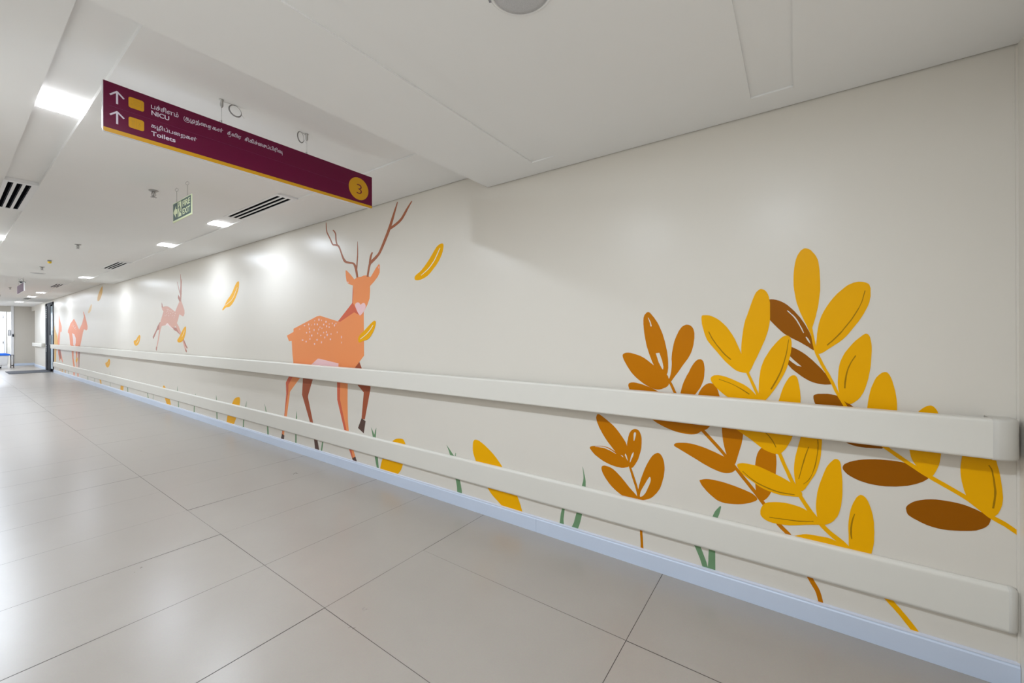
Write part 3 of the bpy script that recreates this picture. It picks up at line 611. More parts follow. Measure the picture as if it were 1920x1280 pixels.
# ---------------------------------------------------------------- painted figures on the wall (outlines in mm: along the wall, up)
MURAL=[
('foliage_mural','ochre brown leafy branch painted behind the yellow branches, seven leaves and dark stem','painted branches',0,[
 ('stem','ochre',[[(578,1063),(574,1056),(568,1047),(560,1035),(552,1022),(544,1005),(536,986),(526,966),(515,945),(501,923),(485,901),(469,880),(454,860),(441,843),(429,829),(416,814),(401,797),(381,776),(359,753),(337,730),(317,709),(301,691),(288,675),(274,659),(258,640),(239,617),(219,591),(198,566),(180,543),(164,524),(151,506),(138,489),(125,472),(112,453),(99,435),(86,416),(73,399),(60,385),(47,374),(36,362),(25,347),(14,325),(3,298),(-7,271),(-16,248),(-24,229),(-31,213),(-38,198),(-45,184),(-52,171),(-59,159),(-66,147),(-71,135),(-75,119),(-79,100),(-82,83),(-84,71),(-100,81),(-98,93),(-95,111),(-91,130),(-86,148),(-80,162),(-73,174),(-66,186),(-59,199),(-53,212),(-46,227),(-38,242),(-30,260),(-21,283),(-11,310),(0,337),(12,360),(24,377),(37,389),(49,400),(62,413),(74,430),(87,447),(101,466),(114,484),(127,502),(140,519),(153,537),(168,556),(187,579),(208,604),(229,629),(248,652),(263,671),(277,687),(291,703),(306,721),(326,743),(348,766),(370,789),(389,809),(405,826),(418,840),(430,854),(443,871),(458,890),(474,911),(489,932),(503,953),(514,973),(524,993),(532,1012),(540,1029),(549,1043),(557,1055),(564,1064),(569,1070)]],[]),
 ('leaf','ochre',[[(811,1175),(807,1181),(800,1185),(791,1188),(779,1189),(765,1188),(749,1184),(730,1179),(709,1172),(689,1162),(670,1149),(652,1135),(635,1122),(621,1113),(608,1106),(596,1098),(583,1089),(570,1079),(561,1067),(557,1052),(556,1035),(558,1021),(565,1012),(575,1005),(586,1000),(596,995),(607,992),(618,991),(629,992),(641,995),(653,1000),(667,1005),(682,1013),(697,1022),(715,1035),(733,1049),(749,1064),(763,1080),(774,1096),(784,1111),(792,1125),(799,1137),(805,1149),(809,1159),(811,1168)]],[]),
 ('leaf','ochre',[[(692,1371),(691,1385),(688,1394),(685,1401),(680,1407),(675,1412),(670,1415),(665,1416),(661,1415),(655,1411),(649,1404),(642,1395),(634,1385),(626,1373),(617,1359),(609,1344),(602,1328),(595,1311),(588,1293),(583,1275),(577,1255),(573,1236),(569,1217),(565,1197),(563,1179),(561,1160),(560,1141),(560,1125),(560,1111),(562,1099),(563,1089),(565,1082),(568,1077),(568,1071),(564,1059),(559,1047),(558,1039),(566,1038),(579,1041),(593,1051),(607,1071),(622,1097),(635,1122),(644,1140),(650,1156),(656,1172),(662,1188),(667,1205),(673,1223),(678,1246),(683,1272),(687,1297),(690,1324),(692,1350)]],[('wallpaint',[(667,1385),(664,1384),(652,1361),(646,1337),(653,1336),(656,1354)]),('wallpaint',[(625,1189),(606,1192),(592,1152),(585,1117),(587,1101),(594,1109),(610,1141)])]),
 ('leaf','ochre',[[(463,1343),(456,1342),(450,1339),(444,1335),(438,1328),(434,1320),(431,1310),(429,1299),(429,1286),(429,1272),(431,1258),(433,1242),(436,1227),(440,1212),(445,1197),(452,1182),(461,1165),(472,1149),(484,1132),(496,1113),(508,1094),(520,1077),(532,1060),(542,1044),(550,1034),(556,1031),(559,1034),(560,1041),(557,1050),(552,1064),(548,1079),(545,1096),(543,1115),(542,1133),(542,1147),(543,1160),(542,1176),(540,1196),(536,1219),(532,1240),(528,1256),(523,1270),(518,1283),(512,1296),(506,1309),(499,1320),(494,1327),(489,1333),(483,1337),(476,1340),(470,1343)]],[]),
 ('leaf','ochre',[[(406,1164),(399,1164),(392,1160),(387,1153),(384,1142),(382,1127),(381,1112),(382,1097),(383,1080),(385,1064),(390,1047),(396,1031),(403,1015),(413,1000),(423,985),(435,971),(448,955),(462,938),(474,925),(485,916),(494,909),(501,909),(505,916),(507,930),(507,943),(506,954),(503,966),(499,979),(495,997),(490,1017),(484,1037),(476,1056),(467,1076),(457,1094),(449,1113),(440,1130),(431,1144),(423,1154),(414,1161)]],[]),
 ('leaf','ochre',[[(779,1003),(777,1011),(773,1016),(766,1019),(759,1021),(749,1022),(736,1021),(719,1018),(698,1014),(677,1007),(656,1001),(635,992),(611,980),(580,963),(546,943),(514,923),(487,904),(463,884),(441,866),(419,850),(399,834),(387,820),(388,807),(397,795),(408,785),(418,778),(430,774),(444,771),(461,770),(481,770),(501,772),(523,775),(546,781),(569,788),(593,797),(618,808),(642,822),(667,842),(691,864),(712,889),(732,915),(750,942),(764,965),(772,981),(777,994)]],[]),
 ('leaf','ochre',[[(354,1044),(346,1043),(337,1039),(330,1032),(324,1021),(319,1007),(316,993),(313,983),(312,974),(313,961),(316,941),(321,917),(328,893),(338,867),(349,841),(360,821),(370,809),(380,803),(390,801),(403,800),(417,803),(428,812),(433,831),(433,857),(433,881),(432,901),(429,919),(425,937),(420,957),(414,976),(407,994),(399,1009),(391,1021),(382,1031),(373,1038),(363,1043)]],[]),
 ('leaf','ochre',[[(252,927),(243,925),(234,917),(227,904),(220,886),(215,863),(211,841),(210,819),(211,797),(214,775),(218,753),(224,730),(230,708),(236,684),(242,661),(248,647),(255,644),(262,649),(269,659),(276,673),(282,691),(288,711),(293,732),(297,754),(300,776),(302,798),(303,821),(302,842),(299,862),(294,881),(287,897),(277,911),(264,922)]],[]),
 ('leaf','ochre',[[(532,701),(532,705),(529,709),(522,714),(507,718),(488,721),(469,723),(449,723),(430,721),(411,718),(391,714),(372,709),(354,703),(337,698),(321,692),(306,686),(291,681),(277,675),(265,669),(255,660),(247,649),(243,640),(243,631),(246,622),(252,615),(260,609),(271,604),(282,601),(293,600),(305,601),(318,603),(335,608),(354,614),(373,622),(394,631),(415,642),(436,652),(457,662),(478,672),(495,680),(507,686),(516,690),(523,693),(528,696),(531,698)]],[]),
 ('leaf','ochre',[[(119,764),(111,768),(104,768),(98,764),(90,757),(83,746),(78,733),(76,718),(75,701),(75,684),(76,667),(77,650),(78,633),(81,616),(84,598),(88,581),(91,566),(96,551),(101,537),(107,526),(113,516),(120,508),(125,503),(130,500),(136,501),(142,506),(148,515),(153,526),(156,537),(159,551),(160,566),(161,581),(162,598),(162,617),(161,637),(161,660),(159,681),(156,701),(152,719),(146,734),(138,747),(128,757)]],[]),
 ('leaf','ochre',[[(406,535),(407,540),(404,543),(398,545),(389,549),(376,553),(361,555),(344,556),(325,555),(306,554),(289,552),(271,549),(253,546),(235,542),(218,538),(202,534),(189,530),(178,527),(169,522),(160,516),(153,508),(152,500),(159,492),(172,484),(185,476),(199,470),(214,464),(231,459),(250,455),(271,452),(289,450),(303,451),(314,453),(325,456),(335,462),(345,469),(355,476),(366,485),(377,495),(386,505),(395,515),(402,526)]],[]),
]),
('foliage_mural','yellow and dark brown branch painted at the right end, stem slanting down to the corner','painted branches',1,[
 ('leaf','brown',[[(127,1448),(120,1454),(110,1455),(100,1456),(91,1456),(83,1455),(74,1453),(64,1449),(54,1444),(43,1437),(33,1429),(23,1419),(13,1408),(3,1396),(-7,1382),(-17,1368),(-26,1352),(-35,1336),(-43,1319),(-51,1301),(-57,1283),(-63,1265),(-67,1247),(-71,1230),(-71,1220),(-65,1220),(-55,1227),(-46,1235),(-37,1241),(-27,1248),(-16,1256),(-4,1263),(11,1272),(24,1280),(34,1287),(43,1294),(54,1305),(68,1321),(84,1340),(98,1358),(109,1374),(118,1389),(125,1403),(129,1419),(130,1436)]],[('wallpaint',[(32,1400),(27,1394),(19,1385),(11,1375),(5,1367),(1,1360),(-3,1354),(-6,1347),(-10,1339),(-15,1329),(-20,1317),(-25,1305),(-29,1297),(-31,1299),(-28,1307),(-24,1319),(-18,1331),(-14,1342),(-10,1350),(-7,1357),(-3,1363),(1,1370),(8,1379),(17,1388),(24,1397),(30,1402)]),('wallpaint',[(-37,1279),(-38,1276),(-40,1272),(-42,1267),(-44,1263),(-46,1259),(-49,1256),(-51,1252),(-53,1250),(-54,1251),(-53,1254),(-52,1258),(-51,1263),(-49,1267),(-47,1271),(-44,1275),(-41,1279),(-40,1281)])]),
 ('leaf','brown',[[(39,1240),(33,1243),(25,1239),(16,1234),(6,1229),(-5,1223),(-16,1216),(-27,1208),(-39,1198),(-50,1187),(-62,1175),(-73,1162),(-84,1149),(-94,1137),(-103,1124),(-112,1112),(-119,1100),(-125,1088),(-129,1078),(-130,1074),(-129,1072),(-124,1071),(-116,1070),(-105,1069),(-93,1070),(-79,1072),(-64,1076),(-50,1082),(-37,1090),(-24,1099),(-11,1110),(2,1121),(14,1132),(24,1145),(32,1157),(38,1170),(42,1184),(43,1204),(42,1225)]],[('wallpaint',[(24,1194),(9,1176),(-22,1145),(-6,1148),(14,1164),(29,1178)])]),
 ('leaf','brown',[[(-64,1011),(-65,1017),(-67,1020),(-72,1023),(-80,1026),(-91,1027),(-102,1028),(-114,1029),(-127,1028),(-139,1026),(-148,1023),(-157,1017),(-166,1010),(-177,1002),(-189,992),(-201,981),(-215,969),(-230,956),(-244,941),(-257,923),(-268,903),(-278,882),(-287,861),(-295,839),(-297,823),(-292,816),(-281,815),(-269,814),(-256,813),(-242,812),(-227,812),(-212,813),(-197,816),(-183,821),(-171,829),(-160,839),(-147,853),(-132,872),(-116,895),(-102,917),(-90,937),(-81,956),(-74,973),(-68,988),(-65,1001)]],[]),
 ('leaf','brown',[[(-165,716),(-167,723),(-171,730),(-179,736),(-189,743),(-203,750),(-218,756),(-234,761),(-252,765),(-269,768),(-286,770),(-302,771),(-318,772),(-335,772),(-351,771),(-366,769),(-378,766),(-388,762),(-397,757),(-405,752),(-413,746),(-419,740),(-425,735),(-428,730),(-429,724),(-426,718),(-419,711),(-412,704),(-403,698),(-393,691),(-381,685),(-367,678),(-351,673),(-334,668),(-318,665),(-302,662),(-285,661),(-268,661),(-251,662),(-235,665),(-219,669),(-204,675),(-192,681),(-182,687),(-175,694),(-170,700),(-166,706),(-165,711)]],[]),
 ('leaf','brown',[[(-363,586),(-364,591),(-366,596),(-369,601),(-375,608),(-383,616),(-393,623),(-405,629),(-419,635),(-434,639),(-449,642),(-463,643),(-478,643),(-493,643),(-507,642),(-521,640),(-533,637),(-544,633),(-555,629),(-565,624),(-574,620),(-582,615),(-587,611),(-591,606),(-592,601),(-590,592),(-587,582),(-582,573),(-575,565),(-565,557),(-555,550),(-542,545),(-528,541),(-513,537),(-498,534),(-482,531),(-467,530),(-452,530),(-437,532),(-423,535),(-409,540),(-396,546),(-385,551),(-377,556),(-371,560),(-367,566),(-365,572),(-364,580)]],[]),
 ('stem','yellow',[[(-45,1354),(-46,1348),(-48,1339),(-50,1328),(-53,1313),(-56,1293),(-59,1269),(-63,1244),(-67,1221),(-72,1203),(-78,1187),(-84,1172),(-90,1156),(-97,1140),(-105,1124),(-112,1108),(-120,1092),(-126,1076),(-132,1060),(-138,1043),(-147,1024),(-158,1002),(-170,977),(-184,953),(-197,931),(-211,912),(-225,894),(-239,877),(-252,863),(-264,850),(-274,839),(-286,829),(-299,817),(-316,804),(-334,789),(-353,775),(-371,762),(-386,751),(-399,741),(-412,732),(-426,723),(-439,714),(-453,706),(-466,698),(-480,690),(-493,682),(-506,674),(-518,666),(-531,657),(-545,645),(-559,632),(-573,619),(-585,608),(-597,600),(-607,594),(-616,589),(-625,584),(-633,578),(-642,571),(-649,566),(-654,562),(-660,576),(-655,580),(-648,586),(-639,593),(-630,600),(-621,605),(-612,610),(-602,615),(-591,622),(-579,633),(-566,646),(-552,659),(-538,672),(-524,681),(-511,689),(-498,697),(-485,705),(-472,713),(-458,721),(-445,729),(-431,737),(-418,746),(-405,755),(-392,765),(-377,775),(-360,788),(-341,803),(-322,817),(-306,831),(-292,842),(-281,851),(-271,861),(-259,874),(-246,888),(-232,904),(-219,922),(-205,941),(-192,962),(-179,986),(-167,1010),(-156,1031),(-148,1050),(-142,1067),(-136,1083),(-129,1099),(-122,1116),(-114,1132),(-107,1148),(-100,1163),(-94,1179),(-88,1193),(-82,1208),(-77,1225),(-73,1247),(-69,1271),(-65,1295),(-62,1315),(-59,1330),(-57,1342),(-56,1350),(-55,1356)]],[]),
 ('leaf','yellow',[[(-37,1680),(-43,1678),(-50,1675),(-57,1669),(-64,1659),(-72,1647),(-78,1634),(-82,1623),(-84,1612),(-86,1597),(-88,1576),(-89,1550),(-90,1526),(-90,1505),(-90,1486),(-88,1467),(-86,1447),(-84,1427),(-81,1408),(-77,1389),(-74,1371),(-70,1355),(-66,1339),(-62,1324),(-59,1312),(-58,1301),(-57,1293),(-55,1292),(-52,1300),(-47,1314),(-41,1331),(-33,1350),(-25,1371),(-17,1392),(-11,1413),(-5,1433),(-1,1454),(2,1474),(5,1495),(7,1515),(7,1536),(7,1556),(6,1576),(4,1597),(1,1618),(-3,1636),(-8,1651),(-14,1662),(-20,1671),(-26,1676),(-31,1679)]],[]),
 ('leaf','yellow',[[(-229,1514),(-237,1512),(-244,1509),(-250,1505),(-254,1500),(-256,1493),(-258,1485),(-258,1475),(-258,1463),(-258,1451),(-256,1439),(-254,1426),(-250,1412),(-244,1397),(-237,1380),(-228,1362),(-219,1345),(-208,1328),(-198,1312),(-188,1296),(-178,1282),(-167,1269),(-154,1256),(-139,1244),(-126,1233),(-113,1222),(-100,1211),(-89,1205),(-82,1204),(-78,1209),(-75,1218),(-74,1232),(-75,1251),(-77,1271),(-78,1292),(-81,1315),(-84,1336),(-89,1357),(-95,1376),(-103,1395),(-113,1415),(-124,1434),(-136,1452),(-149,1469),(-164,1484),(-176,1496),(-186,1504),(-195,1508),(-203,1512),(-212,1514),(-220,1515)]],[('vein',[(-239,1477),(-237,1467),(-234,1454),(-231,1439),(-227,1425),(-223,1413),(-217,1400),(-211,1388),(-205,1376),(-199,1364),(-193,1353),(-186,1342),(-179,1331),(-171,1319),(-164,1307),(-155,1296),(-147,1285),(-138,1274),(-128,1262),(-118,1252),(-112,1245),(-115,1241),(-121,1248),(-131,1258),(-141,1270),(-150,1281),(-159,1292),(-167,1304),(-174,1316),(-182,1328),(-189,1339),(-196,1350),(-202,1361),(-208,1373),(-214,1385),(-220,1398),(-225,1411),(-230,1424),(-234,1438),(-237,1453),(-240,1466),(-242,1475)])]),
 ('leaf','yellow',[[(-244,1294),(-249,1292),(-253,1286),(-256,1278),(-258,1267),(-260,1253),(-261,1238),(-261,1221),(-260,1202),(-259,1182),(-258,1164),(-256,1145),(-253,1126),(-250,1105),(-245,1083),(-240,1063),(-235,1047),(-229,1034),(-223,1022),(-216,1012),(-208,1004),(-201,997),(-195,993),(-190,992),(-184,993),(-176,998),(-167,1006),(-159,1017),(-155,1030),(-152,1046),(-150,1062),(-149,1079),(-150,1097),(-151,1115),(-152,1132),(-154,1150),(-157,1167),(-162,1183),(-168,1199),(-175,1214),(-184,1228),(-193,1242),(-202,1255),(-211,1266),(-220,1275),(-228,1283),(-234,1289),(-240,1293)]],[('vein',[(-208,1202),(-204,1194),(-198,1183),(-192,1170),(-187,1158),(-183,1147),(-180,1135),(-177,1123),(-175,1111),(-173,1097),(-171,1082),(-171,1068),(-170,1058),(-176,1058),(-176,1068),(-177,1081),(-179,1096),(-180,1110),(-182,1122),(-184,1133),(-187,1145),(-191,1156),(-195,1168),(-201,1180),(-207,1191),(-211,1199)])]),
 ('leaf','yellow',[[(-303,1135),(-308,1134),(-312,1130),(-316,1123),(-320,1113),(-324,1100),(-327,1086),(-330,1072),(-333,1057),(-335,1041),(-337,1024),(-338,1007),(-338,989),(-338,971),(-337,952),(-335,934),(-332,915),(-329,896),(-325,878),(-319,860),(-312,843),(-306,831),(-299,827),(-293,829),(-286,835),(-278,845),(-270,860),(-263,876),(-257,892),(-253,910),(-249,928),(-247,944),(-246,961),(-246,979),(-248,1001),(-251,1025),(-255,1048),(-259,1067),(-265,1085),(-270,1100),(-275,1111),(-281,1119),(-287,1126),(-292,1131),(-298,1134)]],[]),
 ('leaf','yellow',[[(-396,973),(-401,983),(-407,990),(-413,997),(-419,1002),(-425,1007),(-431,1009),(-436,1010),(-441,1008),(-445,1004),(-450,997),(-454,988),(-457,974),(-461,955),(-464,932),(-466,908),(-466,884),(-465,859),(-464,835),(-462,814),(-460,795),(-457,778),(-452,762),(-447,748),(-442,737),(-438,730),(-434,727),(-428,728),(-421,733),(-413,741),(-404,751),(-396,761),(-388,773),(-382,785),(-378,798),(-376,812),(-374,827),(-372,842),(-371,857),(-371,874),(-372,892),(-375,911),(-379,929),(-384,945),(-390,961)]],[]),
 ('leaf','yellow',[[(-567,942),(-573,937),(-579,928),(-585,915),(-590,898),(-594,877),(-598,857),(-602,839),(-606,821),(-609,804),(-612,790),(-614,777),(-616,762),(-618,743),(-620,723),(-621,704),(-622,689),(-621,676),(-620,664),(-618,654),(-616,646),(-613,637),(-610,628),(-605,620),(-600,614),(-597,612),(-593,613),(-588,615),(-581,618),(-571,623),(-562,630),(-552,640),(-543,651),(-534,664),(-529,679),(-524,695),(-521,712),(-518,728),(-516,745),(-515,762),(-515,778),(-516,795),(-518,814),(-522,838),(-526,864),(-531,887),(-537,905),(-543,919),(-549,930),(-555,938),(-561,942)]],[('vein',[(-586,801),(-588,798),(-590,794),(-592,789),(-594,781),(-595,770),(-597,756),(-598,741),(-599,728),(-600,718),(-600,708),(-600,699),(-600,690),(-599,678),(-597,665),(-596,653),(-595,644),(-600,644),(-601,652),(-603,664),(-604,678),(-605,690),(-606,700),(-606,710),(-605,720),(-604,730),(-603,743),(-601,758),(-599,772),(-597,784),(-595,792),(-592,797),(-590,801),(-588,804)])]),
]),
('foliage_mural','bright yellow branch with rounded leaves painted in front of the ochre branch','painted branches',2,[
 ('stem','yellow',[[(204,1125),(201,1119),(199,1112),(195,1102),(191,1091),(185,1078),(179,1062),(173,1046),(167,1031),(162,1018),(157,1006),(153,993),(148,977),(141,957),(134,934),(127,911),(120,888),(114,866),(107,844),(101,823),(95,803),(89,786),(84,771),(78,756),(72,741),(66,724),(60,707),(53,689),(46,671),(38,652),(31,633),(23,615),(16,598),(9,583),(2,570),(-5,557),(-12,545),(-19,532),(-27,519),(-34,507),(-41,495),(-49,485),(-56,475),(-64,465),(-72,455),(-82,444),(-91,433),(-102,422),(-114,411),(-128,399),(-144,387),(-159,375),(-172,362),(-183,348),(-193,332),(-203,315),(-214,299),(-226,283),(-238,268),(-250,253),(-262,240),(-272,227),(-283,214),(-293,202),(-303,190),(-313,178),(-324,167),(-334,155),(-343,145),(-351,134),(-359,123),(-367,113),(-374,103),(-380,93),(-387,83),(-392,74),(-396,68),(-409,86),(-405,92),(-399,101),(-393,111),(-386,121),(-379,131),(-371,141),(-363,152),(-354,162),(-345,174),(-335,185),(-325,197),(-314,208),(-305,220),(-295,232),(-284,245),(-274,258),(-262,271),(-250,286),(-238,300),(-226,315),(-216,331),(-207,347),(-196,364),(-184,380),(-170,394),(-154,406),(-138,417),(-124,427),(-112,438),(-102,449),(-92,459),(-83,469),(-75,479),(-67,489),(-60,498),(-53,509),(-46,520),(-38,532),(-31,544),(-24,556),(-17,569),(-10,581),(-4,594),(3,608),(11,625),(18,643),(26,662),(34,680),(41,698),(47,715),(54,733),(60,749),(66,765),(72,779),(77,794),(83,810),(89,829),(95,850),(102,872),(108,894),(115,917),(123,940),(130,963),(136,983),(142,999),(146,1012),(151,1024),(156,1038),(162,1053),(169,1069),(175,1084),(181,1097),(185,1108),(189,1117),(192,1125),(194,1130)]],[]),
 ('leaf','yellow',[[(394,1384),(392,1388),(390,1389),(386,1390),(379,1390),(369,1390),(358,1388),(347,1384),(335,1378),(322,1370),(308,1359),(294,1345),(280,1329),(268,1311),(256,1291),(245,1270),(235,1245),(225,1220),(217,1198),(210,1183),(205,1172),(200,1160),(194,1142),(189,1122),(189,1108),(195,1104),(206,1105),(217,1107),(226,1109),(235,1112),(246,1119),(258,1129),(272,1142),(286,1156),(300,1173),(314,1191),(328,1209),(342,1226),(356,1244),(368,1262),(376,1281),(382,1300),(386,1317),(390,1332),(393,1346),(394,1358),(395,1369),(395,1377)]],[('vein',[(363,1305),(360,1297),(355,1286),(349,1273),(342,1261),(335,1250),(327,1238),(319,1227),(312,1217),(306,1209),(300,1201),(294,1194),(288,1187),(281,1181),(274,1174),(268,1169),(263,1165),(260,1169),(265,1173),(271,1179),(278,1185),(285,1192),(290,1198),(296,1205),(302,1212),(308,1221),(316,1231),(324,1241),(331,1253),(338,1264),(345,1276),(351,1288),(356,1300),(360,1307)])]),
 ('leaf','yellow',[[(130,1507),(124,1504),(117,1499),(111,1491),(106,1480),(102,1467),(100,1453),(98,1439),(98,1424),(98,1409),(98,1391),(98,1372),(99,1352),(102,1332),(106,1310),(112,1289),(118,1268),(126,1247),(134,1226),(143,1204),(152,1181),(161,1161),(168,1143),(175,1126),(181,1114),(185,1107),(188,1104),(192,1107),(198,1118),(205,1135),(211,1153),(214,1169),(216,1186),(217,1205),(217,1225),(216,1247),(214,1270),(211,1293),(208,1318),(204,1341),(199,1363),(192,1383),(185,1405),(177,1432),(168,1460),(160,1481),(154,1493),(148,1499),(144,1503),(139,1506),(135,1508)]],[]),
 ('leaf','yellow',[[(31,1286),(26,1284),(22,1280),(19,1274),(16,1265),(15,1253),(15,1240),(16,1225),(18,1208),(21,1191),(25,1173),(29,1153),(34,1135),(40,1118),(47,1101),(55,1084),(63,1067),(72,1050),(81,1033),(92,1016),(103,999),(113,986),(118,979),(120,975),(124,974),(129,972),(136,972),(141,977),(144,992),(145,1013),(145,1034),(144,1055),(143,1077),(140,1098),(138,1118),(134,1137),(128,1156),(121,1176),(111,1195),(101,1214),(91,1230),(80,1245),(70,1258),(62,1267),(55,1275),(49,1280),(43,1284),(37,1286)]],[('vein',[(27,1268),(29,1257),(31,1242),(33,1225),(36,1209),(39,1195),(42,1182),(45,1168),(49,1154),(53,1140),(57,1126),(62,1112),(68,1098),(75,1081),(84,1063),(92,1046),(98,1035),(93,1031),(87,1043),(79,1059),(70,1078),(63,1095),(57,1110),(52,1124),(48,1138),(45,1152),(41,1166),(38,1180),(35,1194),(32,1209),(30,1224),(28,1242),(26,1257),(25,1267)])]),
 ('leaf','yellow',[[(353,1063),(353,1069),(351,1074),(347,1079),(342,1082),(337,1085),(329,1086),(319,1087),(307,1086),(293,1083),(276,1078),(258,1071),(240,1063),(224,1056),(209,1049),(195,1040),(180,1028),(167,1014),(156,1001),(147,991),(141,983),(141,976),(151,972),(167,970),(184,968),(199,966),(214,964),(229,964),(243,967),(256,971),(269,977),(282,984),(293,992),(305,1002),(318,1014),(331,1028),(341,1040),(348,1049),(351,1056)]],[('vein',[(316,1065),(307,1062),(296,1059),(282,1054),(270,1050),(258,1045),(246,1039),(235,1033),(224,1026),(213,1019),(202,1012),(192,1005),(185,1000),(182,1005),(189,1009),(199,1016),(211,1024),(222,1030),(233,1036),(245,1042),(257,1048),(269,1053),(281,1057),(295,1062),(307,1065),(315,1068)])]),
 ('leaf','yellow',[[(10,1104),(3,1104),(-3,1098),(-8,1086),(-12,1063),(-16,1034),(-18,1004),(-17,976),(-15,948),(-11,918),(-4,885),(5,851),(13,823),(19,804),(25,790),(31,778),(38,764),(46,752),(54,742),(62,735),(70,731),(77,738),(82,762),(85,796),(87,832),(85,866),(81,900),(76,933),(70,965),(62,995),(55,1022),(48,1045),(40,1065),(32,1081),(25,1093),(17,1101)]],[]),
 ('leaf','yellow',[[(264,847),(259,838),(247,830),(232,820),(213,807),(192,794),(173,781),(160,771),(149,762),(138,754),(128,747),(119,742),(108,738),(95,734),(81,731),(70,734),(62,748),(57,767),(58,786),(66,806),(80,826),(97,843),(117,856),(139,866),(162,873),(185,878),(209,879),(229,878),(246,870),(259,858)]],[('vein',[(130,836),(126,832),(121,827),(115,821),(109,815),(104,809),(100,802),(95,796),(91,789),(87,782),(84,774),(80,767),(78,762),(75,764),(77,769),(80,777),(84,785),(88,792),(92,799),(97,806),(102,812),(107,818),(113,824),(119,830),(125,835),(128,839)])]),
 ('leaf','yellow',[[(237,647),(236,654),(231,658),(224,661),(215,664),(204,665),(191,665),(176,664),(159,663),(141,659),(120,652),(98,644),(77,636),(58,629),(41,621),(26,613),(10,604),(-4,594),(-14,584),(-21,574),(-23,564),(-20,556),(-9,551),(9,548),(26,547),(40,545),(55,544),(71,545),(90,548),(111,553),(130,559),(145,566),(157,573),(169,582),(185,591),(201,601),(214,611),(225,624),(233,637)]],[('vein',[(214,623),(206,617),(195,607),(182,596),(169,587),(158,581),(146,575),(133,570),(120,566),(106,561),(92,558),(77,555),(62,553),(46,553),(30,554),(16,555),(6,556),(5,559),(15,559),(30,558),(46,558),(61,558),(75,560),(90,563),(105,567),(119,571),(131,575),(144,580),(156,585),(167,592),(180,600),(193,610),(204,619),(212,626)])]),
 ('leaf','yellow',[[(-70,897),(-75,893),(-80,885),(-85,875),(-89,860),(-92,841),(-94,824),(-94,809),(-93,795),(-92,781),(-91,767),(-90,753),(-88,738),(-84,718),(-79,696),(-73,675),(-65,656),(-56,639),(-48,622),(-40,606),(-32,591),(-24,581),(-16,579),(-9,582),(-2,591),(2,606),(5,627),(7,647),(8,664),(8,679),(7,696),(5,715),(2,736),(-3,759),(-9,787),(-16,817),(-23,842),(-31,860),(-39,874),(-46,884),(-55,892),(-62,896)]],[('vein',[(-45,785),(-42,774),(-37,759),(-32,741),(-27,722),(-22,699),(-17,673),(-12,649),(-8,633),(-11,632),(-15,649),(-20,673),(-26,698),(-32,721),(-36,740),(-41,758),(-45,773),(-48,784)]),('vein',[(-77,822),(-78,816),(-78,808),(-79,797),(-78,784),(-77,765),(-74,742),(-70,719),(-66,698),(-62,682),(-58,666),(-53,653),(-47,641),(-42,632),(-36,624),(-30,618),(-26,614),(-27,612),(-31,616),(-37,622),(-44,630),(-50,640),(-55,652),(-60,665),(-65,681),(-70,698),(-74,719),(-77,742),(-80,765),(-82,784),(-82,798),(-82,809),(-81,817),(-81,823)])]),
 ('leaf','yellow',[[(-143,747),(-147,747),(-152,744),(-156,738),(-159,726),(-160,710),(-161,693),(-163,673),(-164,651),(-164,629),(-164,608),(-163,586),(-161,565),(-159,546),(-155,527),(-151,510),(-146,496),(-139,484),(-133,474),(-125,465),(-117,458),(-110,453),(-102,449),(-95,447),(-89,449),(-83,458),(-78,471),(-75,485),(-73,500),(-72,515),(-72,532),(-73,550),(-75,568),(-77,587),(-81,607),(-86,629),(-92,649),(-98,670),(-104,689),(-110,706),(-117,719),(-123,728),(-129,736),(-134,742),(-138,746)]],[]),
 ('leaf','yellow',[[(140,443),(140,451),(138,460),(135,469),(131,477),(126,485),(120,491),(113,495),(105,499),(94,502),(80,506),(64,509),(46,511),(26,511),(5,509),(-14,506),(-29,501),(-41,495),(-53,487),(-68,475),(-83,462),(-89,451),(-83,444),(-68,440),(-49,435),(-26,428),(1,419),(26,412),(46,409),(62,407),(78,406),(92,406),(105,408),(116,411),(124,415),(131,420),(136,426),(139,431),(140,436)]],[('vein',[(104,428),(94,428),(79,429),(63,431),(47,432),(32,434),(16,435),(1,437),(-14,439),(-28,443),(-42,446),(-54,450),(-63,452),(-63,456),(-54,453),(-42,450),(-28,447),(-14,444),(0,441),(15,440),(31,438),(46,436),(62,435),(79,433),(93,432),(104,431)])]),
 ('leaf','yellow',[[(22,359),(16,364),(7,369),(-4,374),(-14,379),(-25,385),(-37,389),(-51,391),(-66,392),(-81,393),(-98,394),(-114,395),(-132,392),(-151,384),(-171,374),(-185,364),(-193,357),(-195,350),(-192,343),(-184,335),(-171,325),(-155,318),(-136,312),(-113,308),(-91,307),(-67,309),(-44,313),(-23,319),(-7,327),(5,336),(14,345),(20,350),(23,355)]],[]),
